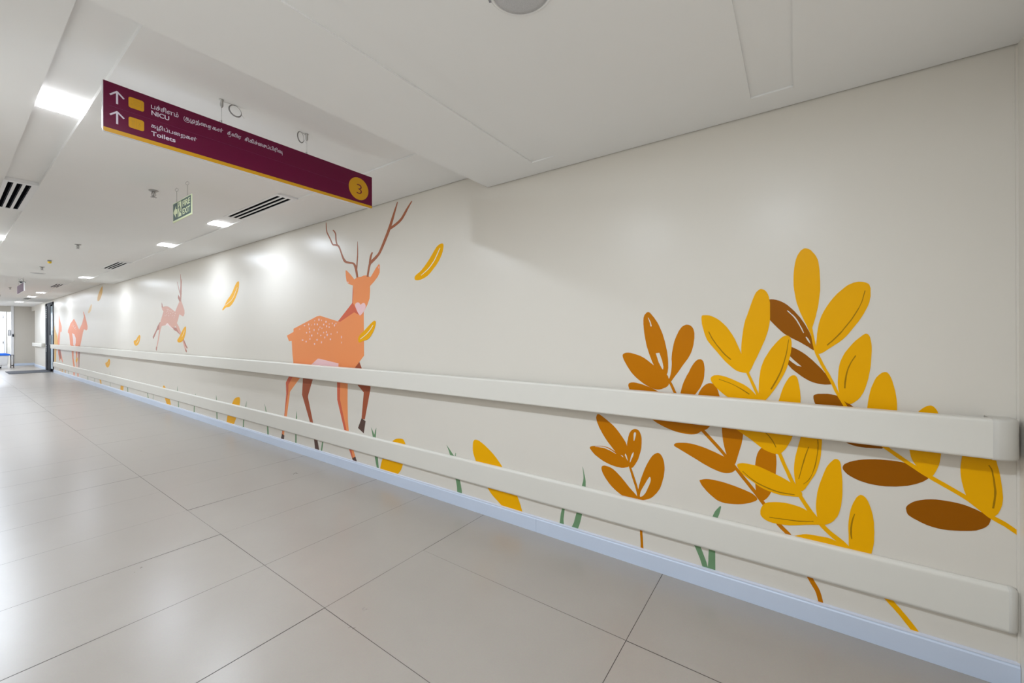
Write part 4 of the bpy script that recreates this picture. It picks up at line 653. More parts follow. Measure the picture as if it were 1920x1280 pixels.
 ('leaf','yellow',[[(-228,609),(-233,607),(-238,603),(-243,596),(-248,586),(-252,574),(-256,561),(-259,548),(-262,534),(-264,518),(-266,501),(-266,482),(-267,463),(-266,444),(-266,424),(-264,406),(-261,389),(-258,372),(-253,358),(-246,345),(-239,335),(-231,328),(-221,326),(-212,328),(-203,333),(-196,342),(-190,354),(-186,369),(-184,387),(-184,408),(-184,428),(-183,448),(-183,467),(-184,486),(-186,504),(-188,521),(-191,538),(-195,554),(-200,570),(-205,582),(-209,592),(-213,599),(-218,604),(-221,607),(-224,609)]],[('vein',[(-203,524),(-201,518),(-198,509),(-195,498),(-193,488),(-191,477),(-190,466),(-189,456),(-189,446),(-189,436),(-190,426),(-192,418),(-193,412),(-196,414),(-196,420),(-195,428),(-195,438),(-195,447),(-195,457),(-196,467),(-197,478),(-198,487),(-200,498),(-202,508),(-204,517),(-206,524)])]),
]),
('foliage_mural','small ochre brown sprig with five cut-out leaves painted between the two rails','painted branches',0,[
 ('stem','ochre',[[(779,549),(776,538),(771,522),(765,503),(760,486),(754,470),(749,455),(743,439),(739,425),(735,410),(732,397),(730,383),(727,368),(725,351),(722,334),(720,315),(719,296),(718,274),(717,251),(717,228),(716,207),(715,191),(715,177),(714,163),(713,148),(712,128),(712,106),(711,85),(710,71),(694,77),(695,91),(697,111),(698,133),(699,153),(700,168),(701,181),(701,195),(702,211),(703,232),(703,255),(704,278),(705,300),(706,320),(709,339),(711,356),(713,373),(716,389),(719,403),(722,416),(726,431),(730,446),(736,462),(741,477),(747,493),(753,510),(759,527),(765,543),(769,554)]],[]),
 ('leaf','ochre',[[(974,799),(972,806),(970,813),(966,818),(960,819),(953,818),(945,814),(934,808),(922,800),(909,792),(895,782),(881,773),(868,763),(857,753),(847,743),(838,733),(830,723),(822,713),(814,703),(805,691),(796,678),(789,663),(785,647),(782,630),(780,613),(777,593),(774,574),(775,561),(782,560),(792,566),(804,575),(820,586),(839,600),(856,613),(868,624),(878,636),(889,648),(901,661),(913,676),(924,691),(936,708),(946,725),(956,741),(962,756),(968,768),(971,779),(973,787),(974,793)]],[]),
 ('leaf','ochre',[[(787,669),(785,684),(782,696),(780,708),(777,719),(774,729),(770,737),(765,745),(759,751),(753,755),(748,758),(742,760),(736,760),(730,759),(723,756),(718,752),(713,744),(709,734),(706,723),(704,711),(704,699),(704,686),(705,672),(706,658),(709,643),(713,627),(718,610),(723,594),(729,581),(736,568),(742,558),(747,550),(752,543),(756,539),(761,537),(766,536),(771,539),(775,543),(779,550),(782,560),(784,573),(785,589),(786,607),(787,627),(787,649)]],[('wallpaint',[(746,738),(743,741),(740,741),(737,740),(736,736),(736,731),(737,723),(740,711),(744,697),(747,690),(749,694),(749,706),(749,717),(749,725),(748,733)]),('wallpaint',[(750,627),(749,624),(750,617),(751,610),(753,605),(755,599),(758,593),(763,582),(767,571),(770,565),(771,568),(770,577),(768,586),(766,595),(764,603),(761,611),(757,618),(753,625)])]),
 ('leaf','ochre',[[(1016,610),(1015,614),(1012,617),(1007,620),(999,623),(989,625),(977,627),(964,629),(949,632),(935,633),(922,633),(909,632),(896,630),(883,625),(869,619),(856,613),(843,608),(830,603),(819,597),(810,593),(802,588),(794,582),(787,574),(780,565),(775,557),(774,550),(776,544),(780,539),(788,535),(799,531),(809,528),(819,526),(828,526),(839,526),(851,526),(864,528),(879,530),(895,534),(913,539),(930,545),(949,554),(967,564),(983,573),(994,583),(1003,591),(1009,599),(1014,604),(1016,607)]],[('wallpaint',[(981,621),(974,622),(963,623),(952,623),(941,623),(931,623),(921,622),(911,620),(901,617),(888,614),(874,609),(862,604),(853,601),(852,602),(860,606),(872,613),(885,619),(897,624),(908,627),(919,629),(929,629),(940,629),(951,628),(963,626),(974,624),(981,623)]),('wallpaint',[(797,612),(790,602),(782,572),(790,583),(800,602)]),('wallpaint',[(824,599),(814,597),(808,589),(816,591)])]),
 ('leaf','ochre',[[(942,504),(941,509),(939,512),(936,515),(930,518),(923,520),(915,520),(904,519),(891,517),(879,513),(867,507),(856,500),(844,491),(833,481),(821,471),(810,460),(797,447),(784,433),(771,420),(757,408),(743,396),(733,386),(728,380),(726,375),(728,371),(737,367),(749,364),(762,362),(771,360),(780,360),(790,361),(802,364),(815,368),(830,374),(846,383),(863,394),(879,406),(895,421),(909,437),(920,451),(928,463),(934,473),(938,482),(941,491),(942,498)]],[]),
 ('leaf','ochre',[[(618,646),(611,646),(605,643),(600,639),(595,632),(591,624),(587,614),(584,602),(582,589),(581,574),(581,559),(583,542),(585,524),(590,505),(595,485),(601,466),(607,451),(615,438),(623,425),(633,413),(643,401),(655,390),(668,382),(683,375),(696,370),(707,367),(716,366),(723,370),(726,382),(726,399),(725,416),(722,432),(719,448),(714,465),(709,485),(702,505),(695,525),(688,544),(680,563),(672,580),(663,597),(654,613),(645,626),(635,636),(626,642)]],[('wallpaint',[(660,506),(658,505),(656,501),(655,496),(655,490),(656,482),(659,472),(664,458),(671,442),(677,427),(683,414),(690,403),(696,395),(703,389),(710,385),(714,385),(715,392),(713,402),(710,415),(703,430),(694,447),(686,462),(680,474),(675,484),(670,493),(666,499),(663,504)])]),
]),
('deer_mural','large orange deer with tall antlers and pink heart nose painted on the wall',None,0,[
 ('leg','deerbrown',[[(4363,970),(4080,970),(4159,821),(4249,651),(4254,627),(4147,355),(4110,277),(4064,194),(4117,180),(4138,200),(4206,353),(4377,646),(4358,817)]],[]),
 ('leg','deerbrown',[[(3420,1009),(3334,1040),(3296,977),(3167,837),(3167,802),(3254,511),(3304,513),(3269,760),(3361,820),(3447,920)]],[]),
 ('leg','deerorange',[[(4658,957),(4274,973),(4426,819),(4636,658),(4717,356),(4771,190),(4781,144),(4832,154),(4819,190),(4774,355),(4722,629),(4731,754),(4666,819)]],[('rose',[(4696,852),(4579,858),(4586,819),(4672,733),(4678,645),(4736,468),(4764,354),(4819,158),(4832,157),(4819,190),(4774,355),(4722,629),(4731,754),(4666,819)])]),
 ('leg','deerorange',[[(3705,970),(3517,979),(3524,822),(3528,666),(3524,478),(3507,353),(3430,191),(3403,140),(3455,115),(3501,190),(3575,351),(3703,652),(3702,817)]],[('rose',[(3705,906),(3645,909),(3650,819),(3656,664),(3539,351),(3469,206),(3443,121),(3455,115),(3501,190),(3575,351),(3703,652)])]),
 ('hoof','hoof',[[(4117,194),(4068,193),(4033,94),(4117,101),(4134,191)]],[]),
 ('hoof','hoof',[[(3304,517),(3242,497),(3271,381),(3360,419)]],[]),
 ('hoof','hoof',[[(4827,160),(4771,145),(4789,72),(4861,74)]],[]),
 ('hoof','hoof',[[(3455,117),(3403,143),(3364,72),(3426,71)]],[]),
 ('body','deerorange',[[(4703,1285),(4555,1327),(4554,1362),(4073,1485),(4012,1491),(3682,1425),(3415,1508),(3314,1473),(3265,1512),(3262,1100),(3412,977),(3497,943),(3686,933),(3704,974),(4015,960),(4356,887),(4563,888),(4557,974),(4578,1071),(4596,1226),(4655,1222)]],[('pink',[(4192,975),(4056,1047),(4025,1047),(3678,1012),(3681,965),(4192,941)]),('pink',[(4018,1449),(4022,1440),(4031,1437),(4041,1441),(4044,1450),(4040,1459),(4031,1463),(4022,1459)]),('pink',[(3975,1443),(3977,1437),(3982,1434),(3987,1437),(3989,1444),(3987,1450),(3982,1452),(3977,1450)]),('pink',[(4104,1441),(4107,1438),(4113,1437),(4120,1438),(4123,1441),(4120,1444),(4113,1445),(4106,1444)]),('pink',[(3884,1426),(3888,1419),(3898,1416),(3908,1419),(3912,1427),(3907,1434),(3898,1437),(3888,1433)]),('pink',[(4223,1405),(4226,1397),(4233,1394),(4240,1397),(4243,1405),(4240,1413),(4233,1416),(4226,1413)]),('pink',[(4168,1397),(4169,1393),(4173,1391),(4177,1393),(4178,1398),(4176,1402),(4173,1404),(4169,1402)]),('pink',[(4107,1404),(4109,1397),(4116,1394),(4122,1397),(4124,1405),(4122,1412),(4116,1415),(4109,1412)]),('pink',[(4052,1402),(4056,1394),(4063,1391),(4071,1394),(4074,1402),(4071,1410),(4063,1413),(4056,1410)]),('pink',[(3932,1398),(3935,1391),(3942,1388),(3948,1391),(3951,1398),(3948,1405),(3941,1408),(3935,1405)]),('pink',[(3833,1402),(3835,1398),(3840,1396),(3845,1398),(3847,1403),(3845,1407),(3840,1409),(3835,1407)]),('pink',[(3776,1407),(3779,1401),(3784,1399),(3790,1401),(3792,1408),(3790,1414),(3784,1417),(3779,1414)]),('pink',[(3712,1405),(3714,1399),(3720,1397),(3725,1400),(3728,1406),(3725,1412),(3720,1414),(3714,1411)]),('pink',[(3735,1387),(3739,1378),(3746,1375),(3754,1378),(3757,1387),(3754,1396),(3746,1399),(3738,1396)]),('pink',[(4303,1393),(4307,1387),(4317,1385),(4327,1387),(4332,1393),(4327,1399),(4317,1401),(4307,1398)]),('pink',[(3878,1380),(3881,1373),(3888,1369),(3895,1373),(3898,1381),(3895,1389),(3888,1392),(3881,1388)]),('pink',[(3828,1371),(3832,1366),(3841,1364),(3849,1366),(3853,1371),(3849,1376),(3840,1377),(3831,1375)]),('pink',[(4237,1376),(4239,1374),(4243,1374),(4248,1374),(4250,1376),(4248,1378),(4243,1379),(4239,1378)]),('pink',[(4005,1372),(4007,1366),(4013,1363),(4018,1366),(4020,1372),(4018,1378),(4012,1381),(4007,1378)]),('pink',[(4210,1358),(4213,1349),(4220,1345),(4228,1349),(4230,1359),(4227,1368),(4220,1372),(4213,1368)]),('pink',[(3967,1361),(3969,1355),(3975,1352),(3980,1355),(3982,1361),(3980,1367),(3975,1370),(3969,1367)]),('pink',[(4404,1358),(4409,1355),(4420,1354),(4432,1355),(4436,1358),(4431,1360),(4420,1361),(4409,1360)]),('pink',[(4116,1344),(4119,1335),(4126,1332),(4133,1336),(4136,1344),(4133,1353),(4126,1357),(4119,1353)]),('pink',[(4030,1349),(4032,1341),(4038,1337),(4043,1341),(4045,1349),(4043,1357),(4037,1360),(4032,1357)]),('pink',[(4265,1316),(4269,1309),(4277,1307),(4285,1309),(4288,1316),(4284,1323),(4276,1326),(4269,1323)]),('pink',[(4203,1325),(4206,1316),(4213,1313),(4219,1316),(4222,1325),(4219,1334),(4212,1337),(4206,1334)]),('pink',[(3884,1322),(3886,1315),(3893,1313),(3899,1315),(3902,1322),(3899,1329),(3893,1332),(3886,1329)]),('pink',[(3935,1316),(3937,1310),(3943,1308),(3949,1310),(3951,1316),(3949,1323),(3943,1325),(3937,1322)]),('pink',[(4049,1310),(4052,1302),(4057,1299),(4062,1302),(4065,1310),(4062,1317),(4057,1320),(4051,1317)]),('pink',[(3799,1302),(3802,1296),(3808,1293),(3813,1296),(3816,1302),(3813,1308),(3807,1310),(3802,1308)]),('pink',[(3864,1293),(3868,1284),(3878,1280),(3887,1284),(3891,1293),(3887,1302),(3877,1305),(3868,1302)]),('pink',[(4159,1287),(4163,1279),(4173,1275),(4183,1278),(4187,1287),(4183,1295),(4173,1298),(4163,1295)]),('pink',[(3986,1288),(3989,1282),(3997,1280),(4005,1282),(4008,1288),(4005,1293),(3997,1295),(3989,1293)]),('pink',[(3692,1318),(3694,1311),(3699,1309),(3703,1311),(3705,1318),(3703,1324),(3698,1327),(3694,1324)]),('pink',[(4213,1281),(4214,1277),(4217,1275),(4220,1277),(4221,1281),(4220,1286),(4217,1288),(4214,1286)]),('pink',[(3617,1271),(3620,1261),(3626,1257),(3632,1261),(3634,1271),(3632,1281),(3625,1285),(3619,1281)]),('pink',[(3913,1267),(3915,1259),(3922,1256),(3929,1259),(3931,1267),(3928,1275),(3922,1279),(3915,1275)]),('pink',[(4343,1237),(4348,1231),(4361,1229),(4374,1231),(4379,1237),(4373,1243),(4361,1245),(4348,1243)]),('pink',[(4055,1242),(4059,1235),(4068,1232),(4078,1234),(4082,1241),(4078,1248),(4068,1251),(4058,1248)]),('pink',[(4199,1251),(4202,1243),(4209,1240),(4216,1243),(4219,1251),(4216,1258),(4209,1261),(4202,1258)]),('pink',[(3807,1249),(3810,1242),(3819,1238),(3827,1241),(3830,1249),(3827,1256),(3819,1260),(3810,1256)]),('pink',[(4274,1221),(4278,1214),(4286,1211),(4295,1214),(4299,1221),(4295,1228),(4286,1232),(4278,1229)]),('pink',[(3975,1216),(3978,1208),(3984,1204),(3991,1208),(3994,1216),(3991,1225),(3984,1228),(3977,1225)]),('pink',[(3618,1217),(3620,1210),(3624,1207),(3628,1210),(3630,1217),(3628,1225),(3624,1228),(3620,1225)]),('pink',[(4105,1198),(4109,1190),(4118,1187),(4127,1190),(4131,1197),(4127,1205),(4118,1208),(4109,1205)])]),
 ('neck','rose',[[(3431,1776),(3437,1711),(3445,1595),(3685,1426),(3646,1421),(3413,1506),(3310,1471),(3257,1512),(3264,1576)]],[]),
 ('head','deerorange',[[(3408,1816),(3378,1830),(3340,1833),(3303,1832),(3266,1841),(3222,1839),(3186,1828),(3165,1815),(3136,1839),(3080,1894),(3036,1926),(3025,1910),(3028,1847),(3053,1815),(3109,1772),(3168,1737),(3168,1693),(3176,1624),(3209,1568),(3253,1517),(3327,1498),(3357,1516),(3436,1597),(3432,1647),(3424,1701),(3432,1761),(3478,1773),(3518,1789),(3538,1814),(3549,1866),(3552,1916),(3533,1912),(3470,1868)]],[('pink',[(3043,1906),(3036,1899),(3039,1883),(3047,1889)]),('pink',[(3514,1808),(3500,1791),(3519,1793)])]),
 ('nose','pink',[[(3398,1568),(3398,1578),(3393,1585),(3387,1590),(3378,1594),(3367,1597),(3356,1597),(3347,1596),(3338,1593),(3329,1589),(3323,1583),(3317,1577),(3310,1574),(3302,1576),(3294,1581),(3285,1585),(3275,1587),(3265,1588),(3256,1586),(3248,1582),(3241,1575),(3237,1567),(3234,1558),(3234,1548),(3237,1539),(3242,1530),(3250,1521),(3260,1511),(3277,1498),(3296,1484),(3312,1475),(3322,1473),(3328,1476),(3335,1482),(3345,1491),(3356,1503),(3368,1517),(3379,1534),(3391,1552)]],[]),
 ('antler','antler',[[(3346,1832),(3349,1843),(3352,1860),(3356,1878),(3360,1895),(3365,1913),(3372,1930),(3382,1946),(3395,1962),(3414,1975),(3440,1983),(3467,1987),(3490,1992),(3512,1998),(3531,2003),(3546,2011),(3561,2023),(3577,2040),(3592,2059),(3604,2078),(3615,2098),(3626,2118),(3636,2137),(3647,2155),(3662,2171),(3684,2183),(3706,2188),(3726,2193),(3743,2195),(3754,2196),(3763,2199),(3777,2214),(3791,2235),(3806,2256),(3822,2275),(3836,2293),(3849,2310),(3860,2323),(3868,2335),(3874,2351),(3880,2378),(3884,2409),(3887,2432),(3896,2433),(3896,2411),(3895,2379),(3892,2352),(3886,2335),(3878,2322),(3868,2308),(3855,2291),(3840,2272),(3825,2253),(3812,2233),(3798,2211),(3783,2193),(3763,2182),(3744,2179),(3729,2176),(3712,2172),(3696,2168),(3683,2162),(3671,2151),(3659,2135),(3647,2116),(3637,2097),(3627,2076),(3616,2056),(3605,2036),(3592,2015),(3573,1997),(3546,1985),(3520,1979),(3495,1974),(3470,1970),(3446,1967),(3431,1962),(3422,1954),(3414,1941),(3407,1927),(3400,1912),(3395,1895),(3389,1878),(3384,1860),(3379,1843),(3376,1831)],[(3678,2171),(3685,2184),(3694,2201),(3701,2221),(3705,2243),(3707,2267),(3710,2288),(3717,2303),(3726,2314),(3735,2323),(3746,2331),(3757,2337),(3765,2340),(3773,2336),(3767,2331),(3759,2325),(3752,2318),(3744,2311),(3736,2302),(3730,2289),(3727,2269),(3726,2245),(3723,2222),(3715,2201),(3706,2183),(3700,2170)],[(3362,1912),(3361,1925),(3358,1943),(3356,1966),(3353,1992),(3349,2022),(3348,2055),(3349,2095),(3352,2138),(3354,2168),(3358,2169),(3359,2139),(3361,2097),(3363,2057),(3366,2024),(3370,1994),(3374,1968),(3377,1946),(3381,1928),(3383,1915)]],[]),
 ('antler','antler',[[(3191,1821),(3188,1832),(3184,1849),(3179,1868),(3173,1889),(3165,1911),(3156,1929),(3147,1937),(3136,1942),(3121,1949),(3102,1959),(3079,1971),(3059,1983),(3043,1994),(3029,2004),(3013,2019),(2995,2040),(2976,2064),(2954,2093),(2928,2130),(2899,2171),(2873,2212),(2853,2251),(2835,2288),(2819,2325),(2802,2363),(2786,2401),(2775,2427),(2785,2431),(2800,2406),(2822,2371),(2844,2334),(2864,2299),(2885,2262),(2907,2225),(2933,2184),(2961,2143),(2986,2106),(3007,2076),(3025,2052),(3041,2032),(3056,2019),(3070,2011),(3086,2002),(3107,1991),(3130,1980),(3150,1969),(3164,1961),(3176,1952),(3186,1938),(3194,1918),(3201,1895),(3207,1873),(3212,1854),(3216,1837),(3218,1825)],[(2881,2205),(2857,2211),(2823,2221),(2791,2232),(2763,2243),(2738,2255),(2713,2271),(2692,2291),(2672,2313),(2653,2335),(2632,2358),(2610,2382),(2594,2398),(2604,2404),(2622,2389),(2648,2368),(2674,2346),(2696,2325),(2716,2304),(2737,2286),(2760,2272),(2784,2261),(2810,2251),(2841,2240),(2875,2231),(2899,2224)],[(3154,1936),(3152,1952),(3149,1974),(3144,1994),(3137,2011),(3129,2026),(3123,2037),(3141,2043),(3150,2033),(3162,2019),(3172,2001),(3178,1980),(3182,1957),(3185,1940)]],[]),
]),
('leaf_mural',"curved golden leaf with white vein painted over the large deer's chest",'falling leaves painted on the wall',3,[
 ('leaf','yellow',[[(3351,1249),(3352,1254),(3351,1259),(3347,1265),(3340,1274),(3330,1284),(3316,1296),(3296,1309),(3272,1322),(3247,1337),(3221,1354),(3195,1371),(3171,1387),(3149,1400),(3128,1411),(3112,1418),(3101,1420),(3095,1418),(3090,1415),(3086,1412),(3084,1407),(3085,1399),(3088,1385),(3094,1367),(3102,1350),(3111,1334),(3122,1319),(3135,1305),(3149,1290),(3164,1276),(3179,1264),(3194,1255),(3209,1249),(3224,1244),(3242,1241),(3260,1238),(3278,1236),(3295,1230),(3311,1224),(3324,1221),(3333,1222),(3339,1226),(3344,1230),(3348,1236),(3350,1243)]],[('paintwhite',[(3126,1383),(3131,1377),(3138,1370),(3147,1361),(3156,1352),(3167,1343),(3179,1333),(3192,1323),(3205,1314),(3217,1306),(3230,1298),(3244,1291),(3257,1284),(3274,1276),(3291,1268),(3307,1260),(3319,1255),(3314,1251),(3303,1256),(3286,1264),(3268,1272),(3252,1280),(3238,1287),(3224,1294),(3211,1302),(3198,1310),(3185,1319),(3172,1329),(3160,1339),(3149,1349),(3140,1358),(3131,1367),(3125,1375),(3120,1380)])]),
]),
('leaf_mural','golden leaf painted high on the wall right of the large antlers','falling leaves painted on the wall',0,[
 ('leaf','yellow',[[(2567,1750),(2569,1758),(2568,1769),(2559,1780),(2539,1791),(2512,1803),(2484,1820),(2455,1842),(2426,1868),(2396,1896),(2366,1928),(2337,1961),(2311,1986),(2289,1998),(2270,2004),(2256,2005),(2245,2004),(2239,1999),(2235,1991),(2235,1976),(2239,1958),(2245,1938),(2255,1917),(2269,1895),(2284,1874),(2301,1856),(2319,1838),(2340,1821),(2362,1802),(2387,1783),(2411,1768),(2436,1757),(2461,1749),(2484,1743),(2504,1740),(2521,1739),(2536,1739),(2550,1741),(2560,1744)]],[('paintwhite',[(2277,1972),(2284,1963),(2294,1948),(2305,1933),(2315,1918),(2323,1907),(2331,1896),(2339,1885),(2350,1873),(2364,1860),(2379,1846),(2396,1833),(2414,1820),(2434,1808),(2457,1796),(2477,1785),(2492,1778),(2488,1775),(2473,1782),(2452,1792),(2429,1803),(2408,1815),(2390,1828),(2372,1842),(2357,1856),(2343,1869),(2332,1881),(2323,1892),(2316,1903),(2307,1915),(2297,1929),(2287,1945),(2277,1960),(2271,1970)])]),
]),
('leaf_mural','golden leaf with a pointed lower tip painted between the leaping deer and the large deer','falling leaves painted on the wall',0,[
 ('leaf','yellow',[[(6005,2001),(5986,2000),(5972,1994),(5966,1978),(5968,1950),(5978,1913),(5998,1873),(6033,1831),(6078,1786),(6125,1748),(6172,1718),(6220,1695),(6267,1679),(6313,1672),(6356,1673),(6392,1672),(6416,1666),(6432,1658),(6447,1652),(6466,1645),(6485,1639),(6499,1636),(6509,1638),(6516,1645),(6512,1654),(6492,1668),(6462,1685),(6434,1703),(6416,1720),(6399,1738),(6370,1760),(6320,1788),(6260,1819),(6204,1853),(6159,1891),(6119,1930),(6083,1962),(6053,1982),(6026,1995)]],[('paintwhite',[(6029,1925),(6038,1915),(6052,1900),(6070,1882),(6090,1863),(6111,1842),(6134,1819),(6162,1795),(6198,1773),(6249,1753),(6313,1733),(6374,1716),(6417,1704),(6409,1700),(6366,1712),(6305,1729),(6240,1749),(6188,1770),(6152,1792),(6123,1816),(6100,1840),(6079,1861),(6060,1880),(6043,1898),(6030,1913),(6021,1924)])]),
]),
('leaf_mural','small golden leaf painted left of the leaping deer, above the upper rail','falling leaves painted on the wall',0,[
 ('leaf','yellow',[[(10600,1298),(10570,1294),(10543,1283),(10531,1266),(10538,1240),(10558,1209),(10584,1179),(10614,1153),(10650,1129),(10690,1109),(10738,1095),(10791,1085),(10843,1082),(10893,1087),(10942,1098),(10979,1113),(11003,1133),(11015,1157),(11006,1176),(10964,1186),(10901,1192),(10841,1203),(10793,1222),(10748,1246),(10706,1266),(10667,1281),(10631,1293)]],[('paintwhite',[(10644,1229),(10661,1218),(10684,1201),(10711,1183),(10737,1168),(10763,1156),(10793,1145),(10820,1135),(10840,1129),(10826,1126),(10806,1132),(10776,1141),(10743,1152),(10713,1164),(10688,1180),(10663,1199),(10642,1216),(10628,1228)])]),
]),
('leaf_mural','small golden leaf painted just below the upper rail, right of the far orange doe','falling leaves painted on the wall',0,[
 ('leaf','yellow',[[(13141,739),(13094,742),(13051,736),(13024,719),(13015,690),(13022,650),(13045,614),(13092,582),(13157,554),(13222,536),(13286,533),(13349,542),(13402,556),(13446,579),(13478,608),(13482,632),(13439,644),(13368,650),(13300,662),(13243,688),(13190,719)]],[('paintwhite',[(13148,669),(13173,657),(13209,640),(13245,622),(13270,610),(13252,609),(13228,621),(13193,638),(13159,656),(13135,668)])]),
]),
('leaf_mural','gloss-paled ochre leaf painted close under the ceiling above the far doe','falling leaves painted on the wall',0,[
 ('leaf','glossyellow',[[(13797,2485),(13766,2485),(13753,2474),(13748,2454),(13745,2422),(13749,2380),(13764,2341),(13794,2309),(13835,2279),(13879,2251),(13925,2223),(13974,2198),(14024,2177),(14073,2162),(14123,2151),(14171,2146),(14222,2145),(14271,2150),(14305,2161),(14316,2183),(14310,2212),(14296,2241),(14275,2267),(14246,2292),(14205,2319),(14152,2348),(14088,2378),(14020,2407),(13942,2438),(13860,2467)]],[]),
]),
('leaf_mural','pale tan leaf painted below and left of the gloss-paled ochre leaf','falling leaves painted on the wall',0,[
 ('leaf','glosstan',[[(15024,2107),(14991,2104),(14974,2090),(14968,2069),(14971,2044),(14985,2014),(15010,1984),(15048,1957),(15098,1932),(15150,1911),(15206,1895),(15264,1885),(15317,1879),(15366,1880),(15409,1885),(15435,1894),(15440,1904),(15428,1918),(15400,1937),(15355,1964),(15295,1997),(15231,2028),(15159,2059),(15083,2090)]],[]),
]),
('leaf_mural',"golden leaf painted over the leaping deer's front legs",'falling leaves painted on the wall',3,[
 ('leaf','yellow',[[(7992,1431),(7978,1426),(7970,1415),(7967,1400),(7968,1381),(7973,1357),(7984,1332),(7999,1305),(8020,1277),(8043,1253),(8068,1232),(8095,1215),(8126,1201),(8164,1188),(8205,1179),(8244,1173),(8283,1172),(8319,1175),(8347,1181),(8366,1191),(8375,1203),(8371,1216),(8349,1230),(8314,1246),(8278,1264),(8244,1285),(8209,1309),(8175,1333),(8141,1357),(8107,1381),(8074,1401),(8044,1416),(8015,1427)]],[('paintwhite',[(8040,1367),(8047,1359),(8057,1348),(8069,1335),(8083,1322),(8101,1307),(8122,1291),(8141,1275),(8155,1265),(8143,1263),(8129,1273),(8108,1289),(8086,1305),(8068,1320),(8055,1333),(8044,1347),(8036,1358),(8031,1366)])]),
]),
('leaf_mural','large golden oval leaf crossing behind the lower rail right of the large deer','fallen leaves painted near the floor',0,[
 ('leaf','yellow',[[(2766,407),(2748,409),(2732,409),(2717,406),(2707,398),(2699,387),(2693,377),(2688,370),(2686,363),(2686,351),(2688,333),(2692,311),(2697,285),(2705,254),(2715,219),(2726,188),(2735,165),(2746,145),(2761,126),(2782,106),(2807,87),(2832,72),(2855,66),(2878,65),(2905,65),(2946,63),(2992,62),(3026,65),(3037,73),(3035,86),(3030,103),(3024,126),(3015,154),(3002,185),(2987,220),(2969,257),(2949,290),(2924,317),(2898,340),(2874,359),(2856,373),(2840,384),(2823,393),(2804,400),(2785,404)]],[]),
]),
('leaf_mural','longest golden leaf leaning left behind the lower rail, mid wall','fallen leaves painted near the floor',0,[
 ('leaf','yellow',[[(1944,477),(1943,491),(1941,501),(1937,510),(1932,517),(1927,522),(1918,524),(1907,525),(1894,524),(1877,519),(1856,510),(1832,498),(1807,483),(1780,466),(1753,447),(1729,427),(1709,408),(1690,389),(1672,369),(1653,350),(1633,331),(1612,306),(1589,269),(1565,228),(1545,191),(1531,163),(1521,141),(1514,121),(1508,103),(1504,87),(1507,75),(1521,70),(1542,69),(1563,68),(1584,67),(1605,67),(1627,71),(1648,80),(1669,93),(1692,107),(1718,124),(1746,141),(1769,158),(1784,172),(1795,184),(1808,200),(1827,223),(1849,250),(1868,277),(1883,304),(1897,331),(1909,356),(1921,380),(1931,401),(1940,422),(1944,442),(1945,461)]],[]),
]),
('leaf_mural',"golden leaf behind the lower rail left of the large deer's hind legs",'fallen leaves painted near the floor',0,[
 ('leaf','yellow',[[(5995,477),(5972,476),(5960,470),(5954,458),(5951,441),(5954,418),(5961,392),(5972,364),(5988,333),(6006,300),(6027,264),(6050,227),(6077,189),(6107,148),(6142,106),(6184,76),(6245,64),(6315,63),(6367,71),(6384,87),(6382,111),(6373,139),(6365,168),(6350,200),(6328,235),(6295,274),(6255,314),(6218,352),(6188,386),(6160,418),(6127,443),(6083,460),(6033,471)]],[]),
]),
('leaf_mural','thin golden leaf leaning left behind the lower rail below the leaping deer','fallen leaves painted near the floor',0,[
 ('leaf','yellow',[[(9108,408),(9080,409),(9043,399),(8999,377),(8940,339),(8875,290),(8821,247),(8787,214),(8763,185),(8746,158),(8728,130),(8716,103),(8724,84),(8764,74),(8824,70),(8882,78),(8930,99),(8976,131),(9019,171),(9064,225),(9107,286),(9134,337),(9139,372),(9128,396)]],[]),
]),
('leaf_mural','short golden leaf under the lower rail, left of the thin leaning leaf','fallen leaves painted near the floor',0,[
 ('leaf','yellow',[[(11948,266),(11910,263),(11868,252),(11838,237),(11826,217),(11825,192),(11829,166),(11833,135),(11842,103),(11868,79),(11928,67),(12006,64),(12064,71),(12083,90),(12080,119),(12073,148),(12065,174),(12052,201),(12034,224),(12010,243),(11980,258)]],[]),
]),
('leaf_mural','smallest golden leaf under the lower rail beside the far doe','fallen leaves painted near the floor',0,[
 ('leaf','yellow',[[(14036,252),(14007,243),(13976,221),(13950,196),(13924,163),(13902,127),(13898,101),(13922,92),(13964,94),(14006,106),(14048,131),(14091,167),(14113,198),(14101,223),(14069,244)]],[]),
]),
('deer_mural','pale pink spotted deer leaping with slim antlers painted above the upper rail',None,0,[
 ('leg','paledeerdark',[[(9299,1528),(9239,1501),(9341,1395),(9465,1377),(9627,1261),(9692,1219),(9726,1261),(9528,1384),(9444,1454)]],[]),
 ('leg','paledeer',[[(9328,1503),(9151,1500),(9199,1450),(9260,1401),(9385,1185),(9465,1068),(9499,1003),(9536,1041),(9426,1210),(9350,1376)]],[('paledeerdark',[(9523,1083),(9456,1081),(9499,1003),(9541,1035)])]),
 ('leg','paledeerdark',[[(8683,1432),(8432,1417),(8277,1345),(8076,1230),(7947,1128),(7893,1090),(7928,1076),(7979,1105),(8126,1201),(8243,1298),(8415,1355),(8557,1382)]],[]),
 ('leg','paledeer',[[(8520,1489),(8396,1493),(8310,1439),(8202,1345),(8077,1195),(7973,1083),(7925,1038),(7948,1015),(7996,1037),(8090,1149),(8226,1293),(8380,1381)]],[('paledeerdark',[(7980,1083),(7925,1038),(7948,1015),(8000,1039)])]),
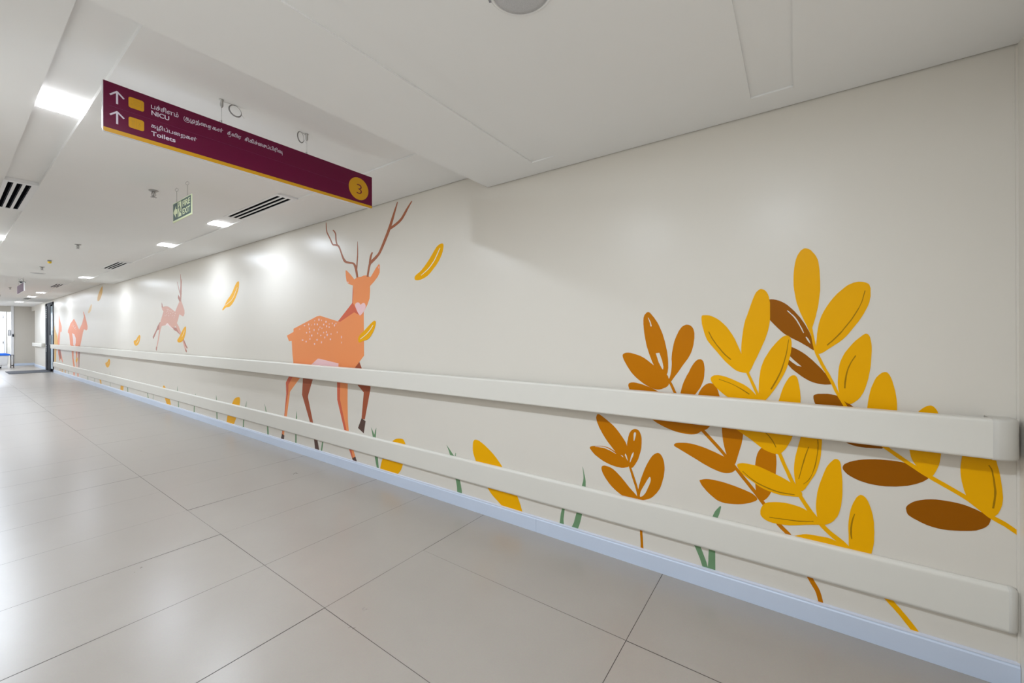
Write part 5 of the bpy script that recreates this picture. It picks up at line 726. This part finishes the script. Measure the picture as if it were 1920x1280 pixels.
 ('body','paledeer',[[(9172,1751),(9195,1784),(9148,1788),(9057,1797),(8960,1798),(8865,1789),(8735,1759),(8482,1684),(8376,1768),(8271,1845),(8186,1859),(8137,1804),(8038,1697),(8032,1640),(8072,1601),(8112,1597),(8274,1636),(8326,1567),(8396,1493),(8449,1452),(8556,1418),(8683,1432),(8887,1495),(9003,1466),(9179,1456),(9260,1445),(9341,1440),(9238,1565),(9177,1626),(9097,1711)]],[('palepink',[(8933,1490),(8887,1505),(8683,1432),(8521,1388),(8683,1410),(8850,1460),(9003,1463)]),('palepink',[(8870,1740),(8878,1734),(8892,1734),(8899,1741),(8892,1747),(8877,1747)]),('palepink',[(8795,1731),(8802,1725),(8816,1725),(8823,1732),(8816,1738),(8802,1738)]),('palepink',[(8740,1711),(8747,1705),(8761,1705),(8768,1712),(8760,1718),(8747,1717)]),('palepink',[(8666,1702),(8673,1696),(8687,1697),(8694,1703),(8687,1709),(8673,1709)]),('palepink',[(8612,1670),(8619,1664),(8632,1665),(8639,1671),(8632,1677),(8619,1677)]),('palepink',[(8558,1680),(8564,1674),(8578,1675),(8585,1681),(8578,1687),(8564,1687)]),('palepink',[(8909,1692),(8916,1686),(8930,1687),(8938,1693),(8930,1699),(8916,1699)]),('palepink',[(8815,1671),(8822,1665),(8836,1665),(8843,1672),(8836,1678),(8822,1677)]),('palepink',[(8703,1661),(8710,1655),(8724,1656),(8731,1662),(8724,1668),(8710,1668)]),('palepink',[(8612,1622),(8619,1616),(8633,1617),(8640,1623),(8633,1629),(8619,1629)]),('palepink',[(8505,1619),(8511,1613),(8525,1614),(8532,1620),(8525,1626),(8511,1626)]),('palepink',[(8909,1643),(8917,1637),(8931,1637),(8938,1644),(8931,1650),(8917,1650)]),('palepink',[(8796,1628),(8803,1621),(8818,1622),(8825,1628),(8817,1635),(8803,1634)]),('palepink',[(8986,1633),(8994,1627),(9008,1627),(9015,1634),(9008,1640),(8993,1640)]),('palepink',[(8523,1584),(8530,1578),(8543,1578),(8550,1585),(8543,1591),(8530,1591)]),('palepink',[(8469,1654),(8476,1648),(8489,1648),(8496,1655),(8489,1661),(8475,1660)]),('palepink',[(8852,1709),(8859,1703),(8873,1703),(8880,1710),(8873,1716),(8859,1715)])]),
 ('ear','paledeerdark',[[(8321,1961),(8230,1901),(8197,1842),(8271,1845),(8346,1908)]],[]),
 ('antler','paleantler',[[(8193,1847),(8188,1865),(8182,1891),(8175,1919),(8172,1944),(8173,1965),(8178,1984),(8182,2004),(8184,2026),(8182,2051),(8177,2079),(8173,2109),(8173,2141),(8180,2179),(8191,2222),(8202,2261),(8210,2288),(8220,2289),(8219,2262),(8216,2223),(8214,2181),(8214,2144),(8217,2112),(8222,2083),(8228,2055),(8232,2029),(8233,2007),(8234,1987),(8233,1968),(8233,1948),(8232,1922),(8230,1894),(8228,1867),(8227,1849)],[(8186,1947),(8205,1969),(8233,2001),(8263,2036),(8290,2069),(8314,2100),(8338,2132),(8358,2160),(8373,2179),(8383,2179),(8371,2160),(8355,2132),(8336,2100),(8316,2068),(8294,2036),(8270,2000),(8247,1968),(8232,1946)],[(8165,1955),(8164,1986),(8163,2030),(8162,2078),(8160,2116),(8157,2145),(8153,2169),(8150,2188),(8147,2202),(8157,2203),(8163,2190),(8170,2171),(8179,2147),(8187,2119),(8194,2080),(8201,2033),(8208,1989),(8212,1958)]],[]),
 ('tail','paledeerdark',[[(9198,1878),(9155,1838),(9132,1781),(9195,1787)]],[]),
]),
('deer_mural','slender orange doe with raised spotted back painted near the far door',None,0,[
 ('leg','fardeer',[[(17945,1026),(17395,1033),(17497,837),(17521,623),(17358,444),(17311,372),(17305,198),(17404,91),(17511,94),(17588,202),(17555,389),(17719,616),(17816,839)]],[]),
 ('leg','fardeer',[[(17202,1035),(16736,1041),(16877,838),(16965,622),(16932,389),(16734,202),(16800,99),(16901,102),(16955,199),(17045,384),(17097,618),(17187,838)]],[]),
 ('leg','fardeerdark',[[(16828,1040),(16511,1044),(16559,839),(16627,580),(16658,384),(16767,382),(16771,611),(16795,834)]],[]),
 ('body','fardeer',[[(17429,1786),(17049,1636),(16682,1469),(16637,1460),(16236,1622),(15976,1806),(16076,1938),(16016,1948),(15850,1837),(15647,1679),(15512,1542),(15513,1458),(15651,1426),(15983,1462),(16112,1377),(16377,1115),(16511,999),(18048,996),(18198,1310),(18250,1349),(18430,1378),(18408,1446),(17983,1652)]],[('palepink',[(17735,1357),(17389,1328),(17151,1209),(17154,1072),(17280,994),(17543,997),(17589,1179)]),('palepink',[(17546,1626),(17563,1614),(17597,1614),(17614,1627),(17596,1639),(17563,1638)]),('palepink',[(17400,1586),(17417,1574),(17450,1575),(17466,1587),(17449,1599),(17416,1599)]),('palepink',[(17352,1521),(17369,1509),(17402,1509),(17419,1522),(17402,1534),(17369,1534)]),('palepink',[(17257,1493),(17273,1481),(17306,1481),(17322,1493),(17306,1505),(17273,1505)]),('palepink',[(17160,1528),(17177,1516),(17209,1517),(17225,1529),(17209,1541),(17176,1540)]),('palepink',[(17498,1560),(17515,1548),(17549,1548),(17565,1561),(17548,1573),(17515,1572)]),('palepink',[(17696,1581),(17713,1569),(17748,1570),(17765,1582),(17747,1594),(17713,1594)]),('palepink',[(17114,1473),(17130,1461),(17163,1461),(17179,1474),(17162,1485),(17130,1485)])]),
]),
('leaf_mural',"tiny golden leaf painted on the far doe's legs between the rails",'falling leaves painted on the wall',3,[
 ('leaf','yellow',[[(16974,662),(16925,656),(16889,633),(16873,608),(16885,582),(16919,555),(16958,532),(16999,517),(17046,507),(17089,506),(17135,516),(17176,536),(17183,561),(17131,597),(17046,638)]],[]),
]),
('deer_mural','orange deer head and neck painted next to the far dark door',None,0,[
 ('body','fardeer',[[(20069,1980),(19888,1809),(19532,1577),(19559,1398),(19714,1425),(19837,1374),(19967,1022),(19908,878),(19729,758),(19322,424),(19415,410),(19733,552),(19980,419),(20224,662),(20409,869),(20406,1017),(20273,1250),(20144,1417)]],[('fardeerdark',[(20220,830),(19788,839),(19649,555),(19843,507),(20062,625)])]),
]),
('foliage_mural','spiky golden plant painted against the far dark door frame','painted branches',3,[
 ('foliage','glossyellow',[[(21051,1509),(20941,1638),(20878,1486),(20759,1464),(20709,1335),(20603,1399),(20555,1249),(20398,1355),(20364,1165),(20279,997),(20409,869),(20671,736),(20783,389),(21010,370)]],[]),
]),
('grass_mural','pair of green grass blades in a V painted beside the small ochre sprig','grass blades painted along the skirting',0,[
 ('blade','green',[[(309,432),(308,424),(311,409),(315,393),(319,380),(324,368),(327,352),(330,333),(332,311),(334,286),(335,258),(335,227),(335,194),(335,152),(335,107),(337,75),(342,65),(349,68),(355,71),(361,68),(367,66),(370,71),(370,90),(369,116),(367,140),(367,158),(366,173),(365,193),(363,219),(362,250),(359,279),(357,305),(355,329),(352,351),(347,369),(341,385),(335,399),(325,414),(315,427)]],[]),
 ('blade','green',[[(464,249),(445,254),(403,198),(377,132),(360,69),(385,69),(407,138),(431,193)]],[]),
]),
('grass_mural','tall curved green blade left of the small ochre sprig, short blade at its foot','grass blades painted along the skirting',0,[
 ('blade','green',[[(1065,488),(1062,482),(1057,464),(1053,446),(1049,432),(1046,417),(1044,402),(1044,388),(1044,373),(1045,356),(1046,334),(1048,308),(1051,282),(1056,253),(1062,223),(1069,195),(1074,171),(1080,148),(1086,127),(1094,106),(1102,86),(1110,72),(1117,66),(1124,67),(1131,68),(1139,68),(1146,67),(1149,73),(1144,89),(1134,109),(1124,130),(1119,149),(1114,167),(1108,188),(1101,213),(1093,240),(1086,267),(1081,296),(1077,325),(1073,353),(1067,376),(1061,397),(1058,419),(1059,446),(1063,473)]],[]),
 ('blade','green',[[(1179,252),(1186,216),(1189,181),(1196,132),(1192,70),(1208,67),(1221,69),(1223,104),(1215,161),(1204,205)]],[]),
]),
('grass_mural','forked green blade left of the longest golden leaf','grass blades painted along the skirting',0,[
 ('blade','green',[[(2212,441),(2175,408),(2141,376),(2124,365),(2117,396),(2112,392),(2118,351),(2091,282),(2072,196),(2053,118),(2054,72),(2098,70),(2103,140),(2114,187),(2141,272),(2167,349),(2186,397)]],[]),
]),
('grass_mural',"forked green blade just right of the large deer's front hoof",'grass blades painted along the skirting',0,[
 ('blade','green',[[(3161,453),(3125,409),(3111,391),(3101,431),(3085,458),(3092,355),(3071,261),(3062,184),(3047,73),(3069,74),(3090,131),(3106,186),(3115,273),(3129,349)]],[]),
]),
('grass_mural',"thin green blade between the large deer's legs",'grass blades painted along the skirting',0,[
 ('blade','green',[[(3956,282),(3944,273),(3957,193),(3978,112),(3996,72),(4013,73),(3998,131),(3981,189)]],[]),
]),
('grass_mural',"thin green blade right of the large deer's hind hoof",'grass blades painted along the skirting',0,[
 ('blade','green',[[(4494,457),(4483,387),(4498,266),(4499,74),(4527,76),(4524,202),(4511,360)]],[]),
]),
('grass_mural',"thin green blade between the golden oval leaf and the large deer's hind leg",'grass blades painted along the skirting',0,[
 ('blade','green',[[(5259,460),(5253,443),(5245,419),(5235,389),(5226,356),(5218,317),(5210,271),(5202,226),(5196,186),(5192,150),(5190,117),(5188,89),(5187,70),(5150,76),(5152,95),(5153,123),(5157,156),(5162,191),(5170,231),(5180,276),(5192,321),(5204,360),(5217,392),(5232,421),(5246,444),(5256,461)]],[]),
]),
('grass_mural','thin green blade just right of the golden leaf left of the large deer','grass blades painted along the skirting',0,[
 ('blade','green',[[(5755,444),(5763,429),(5774,407),(5787,381),(5800,351),(5815,316),(5831,275),(5847,232),(5858,194),(5864,158),(5866,124),(5867,95),(5867,75),(5837,79),(5836,99),(5834,128),(5831,162),(5825,196),(5814,234),(5800,276),(5786,317),(5774,352),(5766,382),(5760,408),(5755,429),(5752,444)]],[]),
]),
('grass_mural','thin green blade just left of the golden leaf left of the large deer','grass blades painted along the skirting',0,[
 ('blade','green',[[(6757,438),(6754,423),(6751,402),(6748,376),(6745,347),(6744,311),(6744,270),(6744,227),(6743,189),(6741,154),(6739,121),(6737,93),(6736,73),(6700,78),(6701,97),(6703,126),(6705,159),(6707,193),(6708,231),(6710,273),(6713,315),(6717,350),(6725,379),(6736,404),(6746,424),(6753,438)]],[]),
]),
('grass_mural','thin green blade, third to the left of the golden leaf behind the lower rail','grass blades painted along the skirting',0,[
 ('blade','green',[[(7554,394),(7562,386),(7574,375),(7586,358),(7597,336),(7606,304),(7614,265),(7621,224),(7627,187),(7632,152),(7636,119),(7639,90),(7641,70),(7602,73),(7601,94),(7600,122),(7597,155),(7594,189),(7590,226),(7585,267),(7579,306),(7574,337),(7568,359),(7561,374),(7554,386),(7550,394)]],[]),
]),
('grass_mural','thin green blade right of the thin leaning golden leaf','grass blades painted along the skirting',0,[
 ('blade','green',[[(8374,451),(8379,436),(8387,415),(8393,389),(8394,357),(8389,318),(8378,272),(8367,226),(8358,185),(8354,151),(8351,119),(8350,93),(8348,74),(8316,78),(8317,96),(8318,123),(8320,154),(8326,189),(8336,229),(8350,275),(8363,321),(8373,359),(8375,390),(8374,416),(8371,437),(8369,451)]],[]),
]),
('grass_mural','slim green blade left of the thin leaning golden leaf','grass blades painted along the skirting',0,[
 ('blade','green',[[(10164,322),(10149,299),(10127,266),(10104,230),(10086,196),(10072,163),(10060,129),(10051,98),(10044,77),(9995,83),(10003,104),(10016,134),(10031,168),(10050,200),(10076,233),(10107,269),(10136,301),(10156,323)]],[]),
]),
('grass_mural','faint blade beside the slim blade left of the thin leaning golden leaf','grass blades painted along the skirting',0,[
 ('blade','green',[[(9708,273),(9708,257),(9709,235),(9710,210),(9712,186),(9718,161),(9725,135),(9732,110),(9737,94),(9717,95),(9713,112),(9708,136),(9702,162),(9699,187),(9698,211),(9699,236),(9700,258),(9701,273)]],[]),
]),
('grass_mural','slim blade right of the short golden leaf','grass blades painted along the skirting',0,[
 ('blade','green',[[(11499,319),(11500,296),(11503,262),(11504,224),(11505,190),(11504,157),(11502,124),(11500,94),(11498,74),(11445,78),(11446,99),(11447,128),(11448,162),(11453,194),(11461,228),(11472,264),(11483,297),(11490,320)]],[]),
]),
('grass_mural','slim blade left of the short golden leaf','grass blades painted along the skirting',0,[
 ('blade','green',[[(13021,452),(13022,420),(13022,374),(13023,322),(13024,271),(13025,217),(13026,159),(13027,106),(13027,69),(12995,71),(12994,108),(12992,161),(12991,219),(12992,273),(12995,323),(13001,375),(13007,420),(13010,452)]],[]),
]),
('grass_mural','farthest slim blade right of the far doe','grass blades painted along the skirting',0,[
 ('blade','green',[[(15504,351),(15506,324),(15509,286),(15511,243),(15514,203),(15515,166),(15515,127),(15516,93),(15516,69),(15465,73),(15463,96),(15462,131),(15461,169),(15462,207),(15468,246),(15477,288),(15486,326),(15492,352)]],[]),
]),
('grass_mural','faint far blade between the far doe and smallest golden leaf','grass blades painted along the skirting',0,[
 ('blade','green',[[(14672,316),(14675,293),(14678,259),(14682,222),(14686,187),(14690,155),(14694,121),(14697,92),(14700,71),(14665,73),(14662,94),(14657,123),(14653,157),(14651,189),(14652,224),(14655,260),(14658,294),(14661,317)]],[]),
]),
('grass_mural',"tiny far blade left of the far doe's legs",'grass blades painted along the skirting',0,[
 ('blade','green',[[(18355,363),(18357,331),(18360,284),(18364,234),(18367,193),(18372,162),(18378,136),(18383,115),(18386,99),(18318,103),(18314,118),(18306,139),(18300,165),(18299,196),(18306,237),(18318,286),(18330,332),(18338,364)]],[]),
]),
('grass_mural','three tiny golden blades painted left of the far doe below the lower rail','grass blades painted along the skirting',0,[
 ('blade','yellow',[[(19525,232),(19525,203),(19526,162),(19527,120),(19528,92),(19396,99),(19403,127),(19413,168),(19424,209),(19431,236)]],[]),
 ('blade','yellow',[[(18971,226),(18970,198),(18968,158),(18966,117),(18965,89),(18857,96),(18862,123),(18869,163),(18877,203),(18881,230)]],[]),
 ('blade','yellow',[[(19929,230),(19928,206),(19926,172),(19924,137),(19922,114),(19844,118),(19849,141),(19857,175),(19865,209),(19871,233)]],[]),
]),
]

from mathutils.geometry import tessellate_polygon
def paint(bm, pts, d, mi):
    """a paint layer d metres proud of the wall, front face towards -X, with its own edge"""
    P = [(y_ / 1000.0, z_ / 1000.0) for y_, z_ in pts]
    area = sum(P[i][0] * P[(i + 1) % len(P)][1] - P[(i + 1) % len(P)][0] * P[i][1] for i in range(len(P)))
    if area > 0: P = P[::-1]
    fr = [bm.verts.new((W - d, a, b)) for a, b in P]
    bk = [bm.verts.new((W - 0.0001, a, b)) for a, b in P]
    for tri in tessellate_polygon([[Vector((a, b, 0)) for a, b in P]]):
        try: f = bm.faces.new([fr[i] for i in tri])
        except ValueError: continue
        f.material_index = mi; f.normal_update()
        if f.normal.x > 0: f.normal_flip()
    n = len(P)
    for i in range(n):
        j = (i + 1) % n
        bm.faces.new((fr[i], bk[i], bk[j], fr[j])).material_index = mi
CATS = {'foliage_mural': 'wall painting', 'leaf_mural': 'painted leaf', 'deer_mural': 'painted deer', 'grass_mural': 'painted grass'}
for name, lab, grp, layer, parts in MURAL:
    base = 0.0004 + 0.0007 * layer
    allp = [q for p in parts for poly in p[2] for q in poly]
    cy = sum(q[0] for q in allp) / len(allp) / 1000; cz = min(q[1] for q in allp) / 1000
    single = len(parts) == 1
    root = None
    if not single: root = thing(name, lab, CATS[name], (W, cy, cz), grp)
    for i, (pn, colr, polys, det) in enumerate(parts):
        d = base + 0.00004 * i
        mats = [M[colr]]
        bm = B()
        for k_, poly in enumerate(polys): paint(bm, poly, d + 0.00003 * k_, 0)
        for dc, poly in det:
            if M[dc] not in mats: mats.append(M[dc])
            paint(bm, poly, d + 0.00002, mats.index(M[dc]))
        for v in bm.verts: v.co -= Vector((W, cy, cz))
        o = obj(name if single else pn, bm, mats, root, (W, cy, cz) if single else (0, 0, 0), recalc=False)
        if single: tag(o, lab, CATS[name], grp)
